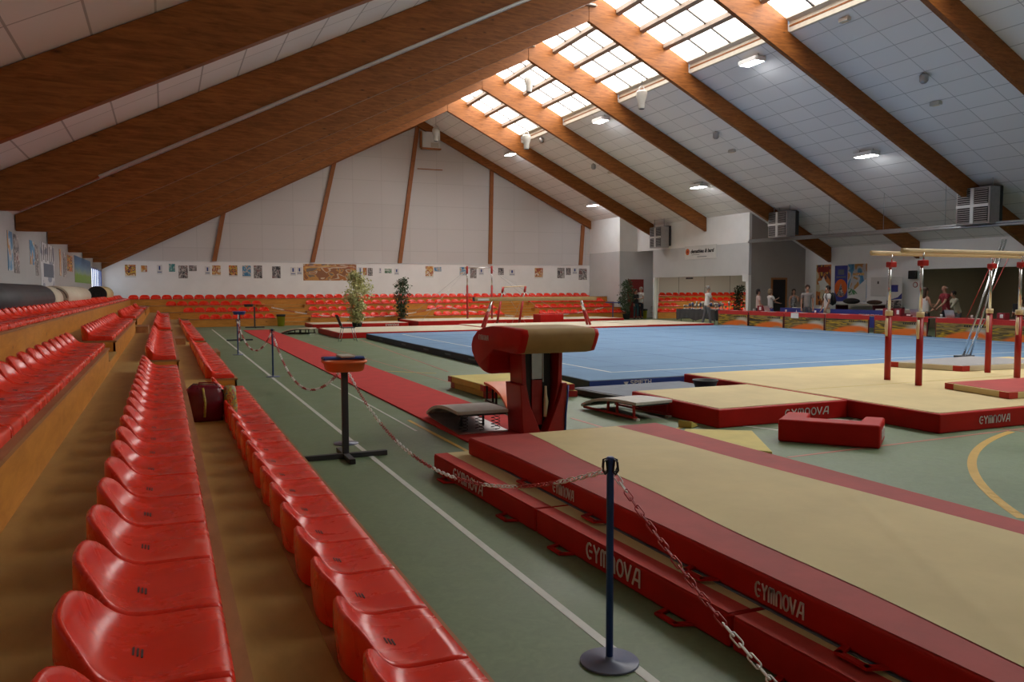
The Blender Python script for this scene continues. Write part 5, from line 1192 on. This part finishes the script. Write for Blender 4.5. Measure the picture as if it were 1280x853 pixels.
# ------------------------------------------------------------------ ceiling fittings
def on_ceiling(x, y):
    d = ray(x, y); tt = (ZR + MR * XR - CAMP.z) / (d.z + MR * d.x); return CAMP + d * tt
SL = math.atan(MR)
def on_slope(mbuilder): pass
lum = [((940, 70), 'nearest the skylight between the second and third visible right beams'), ((1083, 187), 'low on the ceiling beside the nearest heater beam'), ((873, 228), 'low on the ceiling left of the middle heater'), ((751, 145), 'just under the skylight in the middle bay'), ((741, 252), 'low in the farthest bay near the gable'), ((638, 188), 'high in the farthest bay by the gable')]
for (x, y), lab in lum:
    p = on_ceiling(x, y); t = thing('ceiling_light', 'white box shaped ceiling lamp ' + lab, 'ceiling light', (p.x, p.y, p.z - .16))
    Mx = Matrix.Translation(p) @ Matrix.Rotation(SL, 4, 'Y')
    MB().box((-.22, -.42, -.24), (.22, .42, -.10)).xf(Matrix.Translation((p.x, p.y, p.z))).build('housing', 'white', t, bevel=.012)
    MB().box((p.x - .17, p.y - .37, p.z - .252), (p.x + .17, p.y + .37, p.z - .24)).build('lamp_panel', 'lamp', t)
    [MB().rod((p.x, p.y + q, p.z - .1), (p.x, p.y + q, p.z + .05), .015).build('hanger', 'metal', t) for q in (-.3, .3)]
det = [((895, 165), 0, 'grey alarm horn on the ceiling of the bay left of the middle beam'), ((1155, 92), 0, 'grey alarm horn on the ceiling of the nearest bay'), ((1170, 127), 1, 'small pale ceiling box below the nearest alarm horn'), ((1056, 22), 1, 'small pale ceiling box just under the skylight edge'), ((742, 205), 0, 'grey alarm horn in the distant bay'), ((763, 214), 1, 'small pale ceiling box in the distant bay'), ((915, 187), 1, 'small pale ceiling box beside the middle bay horn'), ((677, 172), 0, 'grey horn below the farthest skylight')]
for (x, y), kd, lab in det:
    p = on_ceiling(x, y)
    if kd == 0:
        t = thing('alarm_horn', lab, 'alarm', (p.x, p.y, p.z - .2)); MB().lathe([(.07, .0), (.12, -.05), (.12, -.22), (.07, -.28)], (p.x, p.y, p.z), 14).build('horn_body', 'metal', t); MB().lathe([(.05, .08), (.05, -.01)], (p.x, p.y, p.z), 12).build('mount', 'dark', t)
    else:
        t = thing('ceiling_box', lab, 'sensor', (p.x, p.y, p.z - .1)); MB().cbox((p.x, p.y, p.z - .06), (.16, .34, .12)).build('box_body', 'offwhite', t, bevel=.02); MB().cbox((p.x, p.y, p.z - .125), (.08, .2, .012)).build('cover', 'handle', t)
bells = [((545, 168), 13.4, 'white pendant loudspeaker hanging before the gable wall'), ((661, 105), 14.6, 'white pendant loudspeaker hanging against the middle skylight'), ((658, 177), 15.6, 'white pendant loudspeaker hanging below the farthest skylight'), ((802, 124), 16.2, 'white pendant loudspeaker nearest the viewer')]
for (x, y), X, lab in bells:
    p = onx(x, y, X); t = thing('pendant_speaker', lab, 'loudspeaker', tuple(p - Vector((0, 0, .35)))); s = 1.0
    MB().lathe([(.11 * s, -.35), (.12 * s, -.33), (.13 * s, -.1), (.19 * s, .08), (.21 * s, .22), (.17 * s, .3), (.05 * s, .33)], tuple(p), 18).build('shell', 'offwhite', t)
    MB().tube([p + Vector((.12 * math.cos(PI * q / 8), 0, .3 + .17 * math.sin(PI * q / 8))) for q in range(9)], .018, 6).build('hoop', 'white', t)
    zt_ = min(zc(X) + (.2 if X < 17.4 and p.y < 39 else 0), 11.5); MB().rod(p + Vector((0, 0, .46)), (p.x, p.y, zt_), .012, 6).build('hanging_wire', 'metal', t)
    MB().lathe([(.1 * s, -.36), (.1 * s, -.352)], tuple(p), 16).build('grille', 'dark', t)
# gable box
t = thing('ventilation_box', 'white square ventilation box under the gable peak', 'vent', (14.15, YB - .2, 9.72)); MB().box((13.65, YB - .35, 9.75), (14.7, YB - .12, 10.65)).build('box_body', 'white', t, bevel=.01); MB().box((13.6, YB - .4, 9.68), (14.75, YB - .12, 9.75)).box((13.55, YB - .38, 9.75), (13.62, YB - .12, 10.65)).build('frame', 'doorwood', t); MB().box((14.15, YB - .37, 9.8), (14.6, YB - .35, 10.05)).build('grille', 'offwhite', t)
MB_ = MB().box((13.4, YB - .14, 8.55), (14.9, YB - .121, 8.6)); tag(MB_.build('wall_rail', 'batten'), 'short thin rail on the gable wall below the ventilation box', 'rail')
# heaters and their pipe
def heater(lab, px, X, wd, h, dpt):
    p = onx(px[0], px[1], X); t = thing('heater_unit', lab, 'heater', (X, p.y, p.z - h / 2))
    x0, x1 = X - dpt / 2, X + dpt / 2; y0, y1 = p.y - wd / 2, p.y + wd / 2; z0, z1 = p.z - h / 2, p.z + h / 2
    MB().box((x0, y0, z0), (x1, y1, z1)).build('casing', 'metal', t, bevel=.015)
    MB().box((x0 - .01, y0 + .06, z0 + .06), (x0 + .01, y1 - .06, z1 - .06)).build('louvre_recess', 'black', t)
    sl = MB()
    for q in range(16):
        z = z0 + .09 + (h - .18) * q / 15; sl.box((x0 - .045, y0 + .07, z - .018), (x0 - .012, y1 - .07, z + .006))
    sl.build('louvres', 'metal', t)
    MB().box((x0 - .05, p.y - .06, z0 + .03), (x0 - .011, p.y + .06, z1 - .03)).box((x0 - .052, y0 + .03, p.z - .05), (x0 - .0125, y1 - .03, p.z + .05)).build('cross_bars', 'white', t)
    MB().box((x1, y0 + .1, z0 + .1), (x1 + .3, y1 - .1, z1 + .05)).build('fan_housing', 'dark', t, bevel=.02)
    [MB().rod((X, q, z1), (X, q, zc(X) + .1), .02).build('hanger', 'metal', t) for q in (y0 + .1, y1 - .1)]
heater('grey louvred heater box farthest away, by the white advertising sign', (824, 297), 25.35, 1.15, 1.15, .5); heater('grey louvred heater box in the middle of the pipe run', (977, 281), 25.7, 1.2, 1.15, .5); heater('grey louvred heater box nearest the viewer', (1222, 258), 25.7, 1.25, 1.25, .5)
t = thing('heating_pipe', 'pair of grey pipes running under the two nearer heater boxes', 'pipe', (25.75, 22, 3.85))
for dz in (0, .12): MB().rod((25.75 + dz * .5, 31.04, 3.93 + dz * .7), (25.75 + dz * .5, 11.0, 3.74 + dz * .7), .05, 10).build('pipe', 'metal', t)
for yy in (29, 26, 23.2, 20.5, 17.5): MB().rod((25.78, yy, 3.9), (25.78, yy, zc(25.78) + .1), .01, 6).build('hanger', 'metal', t)
# conduit on the left half of a near frame, round detector
c0 = Vector((-.9, 14.47, zb(-.9) + .0)); c1 = Vector((12.6, 14.47, zb(12.6) + .0))
tag(MB().rod(c0, c1, .028, 8).build('cable_conduit', 'white'), 'white cable conduit running along the lower edge of a dark left beam', 'conduit')
dd = ray(17, 215); tt = (ZR - ML * XR - CAMP.z) / (dd.z - ML * dd.x); p = CAMP + dd * tt; p.z -= .06; zz = zc(p.x); t = thing('smoke_detector', 'round white smoke detector near the top left beams', 'smoke detector', tuple(p)); MB().sphere(tuple(p), (.11, .11, .09)).build('detector_body', 'offwhite', t); MB().rod(p, (p.x, p.y, zz + .05), .03, 8).build('stem', 'offwhite', t)

# ------------------------------------------------------------------ people
def skinned(name, m, parent, nodes, edges, root, lvl=2):
    me = bpy.data.meshes.new(name); keys = list(nodes); ix = {k: i for i, k in enumerate(keys)}
    me.from_pydata([nodes[k][0] for k in keys], [(ix[a], ix[b]) for a, b in edges], [])
    bm = bmesh.new(); bm.from_mesh(me); ly = bm.verts.layers.skin.verify(); bm.verts.ensure_lookup_table()
    for k in keys:
        r = nodes[k][1]; r = r if isinstance(r, tuple) else (r, r); v = bm.verts[ix[k]][ly]; v.radius = r; v.use_root = (k == root)
    bm.to_mesh(me); bm.free(); me.materials.append(M[m]); o = bpy.data.objects.new(name, me); COL.objects.link(o); o.parent = parent
    s = o.modifiers.new('skin', 'SKIN'); s.use_smooth_shade = True; s.branch_smoothing = .3; ss = o.modifiers.new('sub', 'SUBSURF'); ss.levels = lvl; ss.render_levels = lvl
    return o
def person(label, loc, rz, h=1.75, top='shirt_white', legs='navycloth', hair='hair_dark', hairlen=0, armL=(0.1, .15, .2), armR=(.1, .15, .2), sleeves='short', female=False, lean=0, bald=False, sit=False, walk=0):
    """stands at loc, faces local +y; arm = (raise forward, spread, elbow bend)"""
    t = thing('person', label, 'person', loc, rz); S = h / 1.75; V = Vector
    N = {}; hipz = .93 * S if not sit else .5 * S; f = .88 if female else 1
    def up(z, y=0): return V((0, y + math.sin(lean) * (z - hipz), hipz + math.cos(lean) * (z - hipz) if z > hipz else z))
    o = hipz
    N['pelvis'] = (up(o), (.125 * S, .10 * S)); N['waist'] = (up(o + .17 * S), (.115 * S * f, .085 * S)); N['chest'] = (up(o + .38 * S), (.135 * S * f, .10 * S)); N['neck0'] = (up(o + .52 * S), (.07 * S, .06 * S)); N['neck1'] = (up(o + .585 * S), .048 * S)
    N['jaw'] = (up(o + .64 * S, .015), (.062 * S, .07 * S)); N['head'] = (up(o + .72 * S, .0), (.078 * S, .092 * S)); N['crown'] = (up(o + .79 * S, -.005), (.055 * S, .065 * S))
    N['nose'] = (up(o + .68 * S, .098 * S), .012 * S)
    E = [('pelvis', 'waist'), ('waist', 'chest'), ('chest', 'neck0'), ('neck0', 'neck1'), ('neck1', 'jaw'), ('jaw', 'head'), ('head', 'crown'), ('jaw', 'nose')]
    arms = {}
    for sd, nm, (fw, sp, eb) in ((-1, 'L', armL), (1, 'R', armR)):
        sh = up(o + .47 * S); sh = V((sd * .17 * S * f, sh.y, sh.z))
        d1 = V((sd * math.sin(sp), math.sin(fw) * math.cos(sp), -math.cos(fw) * math.cos(sp))).normalized(); el = sh + d1 * .29 * S
        a2 = fw + eb; d2 = V((sd * math.sin(sp) * .3 - sd * .35 * min(1, eb), math.sin(a2), -math.cos(a2))).normalized(); wr = el + d2 * .25 * S; pm = wr + d2 * .07 * S
        N['sh' + nm] = (sh, .058 * S); N['el' + nm] = (el, .04 * S); N['wr' + nm] = (wr, .026 * S); N['pm' + nm] = (pm, (.033 * S, .022 * S))
        E += [('chest', 'sh' + nm), ('sh' + nm, 'el' + nm), ('el' + nm, 'wr' + nm), ('wr' + nm, 'pm' + nm)]
        side = d2.cross(V((0, 0, 1)) if abs(d2.z) < .8 else V((0, 1, 0))).normalized(); nrm = side.cross(d2)
        for k, (off, ln) in enumerate(((-.03, .065), (-.011, .078), (.009, .072), (.028, .056))):
            k1 = pm + side * off * S + d2 * .02 * S; k2 = k1 + (d2 + nrm * .25).normalized() * ln * .55 * S; k3 = k2 + (d2 + nrm * .8).normalized() * ln * .45 * S
            for q, (kk, rr) in enumerate(((k1, .0095), (k2, .0085), (k3, .007))): N['f%s%d%d' % (nm, k, q)] = (kk, rr * S)
            E += [('pm' + nm, 'f%s%d0' % (nm, k)), ('f%s%d0' % (nm, k), 'f%s%d1' % (nm, k)), ('f%s%d1' % (nm, k), 'f%s%d2' % (nm, k))]
        th1 = wr + d2 * .03 * S - side * .035 * S; th2 = th1 + (d2 - side * .5).normalized() * .04 * S; N['t%s1' % nm] = (th1, .011 * S); N['t%s2' % nm] = (th2, .009 * S); E += [('pm' + nm, 't%s1' % nm), ('t%s1' % nm, 't%s2' % nm)]
        arms[nm] = (sh, el, wr)
    Lg = {}
    for sd, nm in ((-1, 'L'), (1, 'R')):
        st = sd * walk
        if sit: hp = V((sd * .095 * S, .03, hipz - .02)); kn = V((sd * .12 * S, .43 * S, hipz)); an = V((sd * .12 * S, .42 * S, .08)); to = an + V((0, .15 * S, -.045))
        else: hp = V((sd * .09 * S, 0, hipz - .06 * S)); kn = V((sd * .10 * S, .02 + st * .18, .49 * S)); an = V((sd * .11 * S, -.02 + st * .32, .085 * S)); to = an + V((sd * .03, .15 * S, -.05 * S))
        N['hp' + nm] = (hp, .088 * S); N['kn' + nm] = (kn, .055 * S); N['an' + nm] = (an, .035 * S); N['to' + nm] = (to, .03 * S)
        E += [('pelvis', 'hp' + nm), ('hp' + nm, 'kn' + nm), ('kn' + nm, 'an' + nm), ('an' + nm, 'to' + nm)]; Lg[nm] = (hp, kn, an, to)
    bod = skinned('body', 'skin', t, N, E, 'pelvis', 1)
    g = 1.22
    fw_ = .95 if female else 1
    C = {'waist': (N['waist'][0], (.150 * S * fw_, .125 * S)), 'chest': (N['chest'][0], (.178 * S * fw_, .145 * S)), 'upper': (up(o + .46 * S), (.150 * S * fw_, .120 * S)), 'pelvis': (up(o + .03 * S), (.155 * S, .130 * S)), 'hem': (up(o - .08 * S) if not sit else up(o), (.165 * S, .138 * S)), 'neck0': (up(o + .525 * S), (.085 * S, .078 * S))}; CE = [('hem', 'pelvis'), ('pelvis', 'waist'), ('waist', 'chest'), ('chest', 'upper'), ('upper', 'neck0')]
    for nm in 'LR':
        sh, el, wr = arms[nm]; C['sh' + nm] = (sh, .082 * S); CE.append(('upper', 'sh' + nm))
        if sleeves == 'short': C['e' + nm] = (sh + (el - sh) * .62, .062 * S); CE.append(('sh' + nm, 'e' + nm))
        elif sleeves == 'long': C['e' + nm] = (el, .052 * S); C['w' + nm] = (el + (wr - el) * .92, .036 * S); CE += [('sh' + nm, 'e' + nm), ('e' + nm, 'w' + nm)]
    skinned('shirt', top, t, C, CE, 'waist', 1)
    T = {'pelvis': (N['pelvis'][0] - V((0, 0, .02)), (.150 * S, .125 * S)), 'belt': (N['pelvis'][0] + V((0, 0, .08 * S)), (.135 * S, .11 * S))}; TE = [('pelvis', 'belt')]
    for nm in 'LR':
        hp, kn, an, to = Lg[nm]; T['h' + nm] = (hp + V((0, 0, .03 * S)), .118 * S); T['k' + nm] = (kn, .068 * S); T['a' + nm] = (an + V((0, 0, .02)), .052 * S); TE += [('pelvis', 'h' + nm), ('h' + nm, 'k' + nm), ('k' + nm, 'a' + nm)]
    skinned('trousers', legs, t, T, TE, 'pelvis', 1)
    for nm in 'LR':
        an, to = Lg[nm][2:]; MB().sphere(((an.x + to.x) / 2, (an.y + to.y) / 2 + .01, .042 * S), (.05 * S, .13 * S, .042 * S), 12, 8).build('shoe', 'dark', t, local=True)
    hd = N['head'][0]; r = .1 * S
    for sx in (-1, 1):
        MB().sphere((hd.x + sx * .032 * S, hd.y + .083 * S, hd.z - .005), .0075 * S, 8, 6).build('eye', 'black', bod, local=True)
        MB().sphere((hd.x + sx * .08 * S, hd.y - .01, hd.z - .02), (.012 * S, .022 * S, .032 * S), 8, 6).build('ear', 'skin', bod, local=True)
    MB().cbox((hd.x, hd.y + .078 * S, hd.z - .075 * S), (.036 * S, .010, .006)).build('mouth', 'shirt_red', bod, local=True)
    if not bald:
        hm = MB(); hm.sphere((hd.x, hd.y - .022 * S, hd.z + .028 * S), (.098 * S, .108 * S, .098 * S), 16, 10)
        if hairlen: hm.sphere((hd.x, hd.y - .065 * S, hd.z - hairlen * .5), (.095 * S, .06 * S, .08 * S + hairlen * .6), 14, 10)
        # keep the face free
        hm.v = [(x, min(y, hd.y + .045 * S + .5 * max(0, z - hd.z - .03)), z) for x, y, z in hm.v]
        hm.build('hair', hair, t, local=True)
    else:
        hm = MB().sphere((hd.x, hd.y - .05 * S, hd.z - .01), (.088 * S, .06 * S, .05 * S), 14, 8); hm.build('hair', 'hair_grey', t, local=True)
    return t
def at(x, X): p = onx(x, 380, X); return (p.x, p.y, 0)
person('man in white polo and dark trousers before the red door, hands together', at(801, 25.2), 1.9, 1.82, armL=(.3, .15, 1.2), armR=(.3, .15, 1.2), hair='hair_grey')
person('person in teal trousers half hidden behind the potted tree', (24.95, 39.75, 0), PI, 1.7, top='shirt_dark', legs='teal', sleeves='long')
person('man in white polo and grey trousers bending over the trophy table', (22.4, 29.75, 0), -1.9, 1.83, legs='greytrouser', hair='hair_grey', armL=(.5, .1, .7), armR=(.5, .1, .7), walk=.5, lean=.08)
person('dark haired woman in pale pink top behind the score box', at(948, 23.95), -2.1, 1.68, top='shirt_pink', hair='hair_dark', hairlen=.06, female=True, armL=(.3, .1, .6))
person('blond woman in white T-shirt raising one arm', at(963, 24.6), -1.7, 1.68, hair='hair_blond', hairlen=.07, female=True, legs='banner_blue', armL=(.7, .2, 1.3), armR=(.5, .2, .9))
person('woman with long dark hair in a patterned top near the dark door', at(992, 26.9), 2.6, 1.68, top='shirt_print', hair='hair_dark', hairlen=.2, female=True, sleeves='none', armL=(.3, .3, 1.9), armR=(.1, .2, .3))
person('man in grey T-shirt standing with arms down behind the tables', at(1009, 24.4), 2.4, 1.84, top='shirt_grey', legs='greytrouser', hair='hair_brown', armL=(.05, .15, .15), armR=(.05, .15, .15))
pm = person('man in white shirt with a black backpack facing left', at(1034, 24.3), 1.25, 1.80, hair='hair_dark', armL=(.1, .1, .3), armR=(.1, .1, .3), legs='shirt_cream')
# the backpack he wears
bp = thing('backpack', 'black backpack worn by the man in the white shirt', 'backpack', (pm.location.x, pm.location.y, 1.0), 1.25)
MB().sphere((0, -.22, .28), (.16, .11, .26), 16, 10).build('pack', 'black', bp, local=True); MB().sphere((0, -.31, .2), (.11, .05, .13), 12, 8).build('front_pocket', 'dark', bp, local=True)
for s in (-1, 1): MB().tube([(s * .1, -.16, .45), (s * .11, -.05, .535), (s * .11, .09, .5), (s * .12, .13, .35), (s * .14, .03, .15), (s * .12, -.13, .08)], .018, 6).build('strap', 'black', bp, local=True)
person('woman with long brown hair, white top and dark jacket, gesturing', at(1157, 24.0), -1.85, 1.72, top='shirt_white', legs='navycloth', hair='hair_brown', hairlen=.2, female=True, sleeves='none', armL=(.5, .1, 1.1), armR=(.2, .2, .8))
person('bald man in red polo shirt facing left', at(1183, 25.1), 1.2, 1.82, top='shirt_red', legs='navycloth', bald=True, armL=(.5, .1, .35), armR=(.4, .1, .35), lean=.12)
person('dark haired person in cream jacket leaning forward beside the bald man', at(1198, 26.0), 1.1, 1.62, top='shirt_cream', legs='greytrouser', hair='hair_dark', sleeves='long', armL=(.6, .1, .3), armR=(.6, .1, .3), lean=.3, female=True)
pw = person('woman in white blouse sitting and holding a tablet', (23.95, 16.35, .35), 1.9, 1.7, top='shirt_white', legs='navycloth', hair='hair_dark', hairlen=.03, female=True, armL=(.5, .1, 1.5), armR=(.5, .1, 1.4), sit=True)
pw.location.z = .12
t = thing('tablet', 'tablet held by the seated woman in white', 'tablet', (0, 0, 0), 0)
hp = Matrix.Translation(pw.location) @ Matrix.Rotation(1.9, 4, 'Z') @ Vector((0, .47, .98)); t.location = hp; t['_w'] = tuple(hp); t.rotation_euler = (0, 0, 1.9)
MB().cbox((0, 0, 0), (.18, .012, .25)).build('tablet_body', 'black', t, bevel=.004, local=True); MB().cbox((0, -.0075, 0), (.16, .002, .22)).build('screen', 'greyblue', t, local=True)
t = thing('side_chair', 'dark chair under the seated woman in the white blouse', 'chair', (23.95, 16.35, 0), 1.9)
MB().box((-.23, -.24, .42), (.23, .22, .46)).build('seat', 'dark', t, bevel=.012, local=True); MB().box((-.22, -.29, .5), (.22, -.25, .95)).build('backrest', 'dark', t, bevel=.01, local=True)
for a, b in ((-1, -1), (-1, 1), (1, -1), (1, 1)): MB().rod((a * .2, b * .2 - .02, .42), (a * .22, b * .22 - .02, 0), .013).build('leg', 'metal', t, local=True)
MB().rod((-.2, -.23, .44), (-.2, -.27, .6), .012).rod((.2, -.23, .44), (.2, -.27, .6), .012).build('back_frame', 'metal', t, local=True)

for e in bpy.data.objects:
    if '_w' in e: del e['_w']
# ------------------------------------------------------------------ world and output
wd_ = bpy.data.worlds.new('world'); SC.world = wd_; wd_.use_nodes = True
bg = wd_.node_tree.nodes['Background']; bg.inputs[0].default_value = (.75, .85, 1, 1); bg.inputs[1].default_value = .8
# unseen fill lights added to brighten the room behind the opening and the alcove
for x, y in ((31.5, 20.5), (31.5, 15.0), (31.2, 36.5)):
    ld = bpy.data.lights.new('fill_light', 'AREA'); ld.energy = 30 if y < 30 else 480; ld.size = 1.2; ld.color = (1, .88, .7); lo = bpy.data.objects.new('fill_light', ld); COL.objects.link(lo); lo.location = (x, y, 2.88 if y < 30 else 3.15)
SC.view_settings.view_transform = 'Standard'; SC.view_settings.look = 'None'; SC.view_settings.gamma = 1; SC.view_settings.use_curve_mapping = False
SC.view_settings.exposure = -1.0
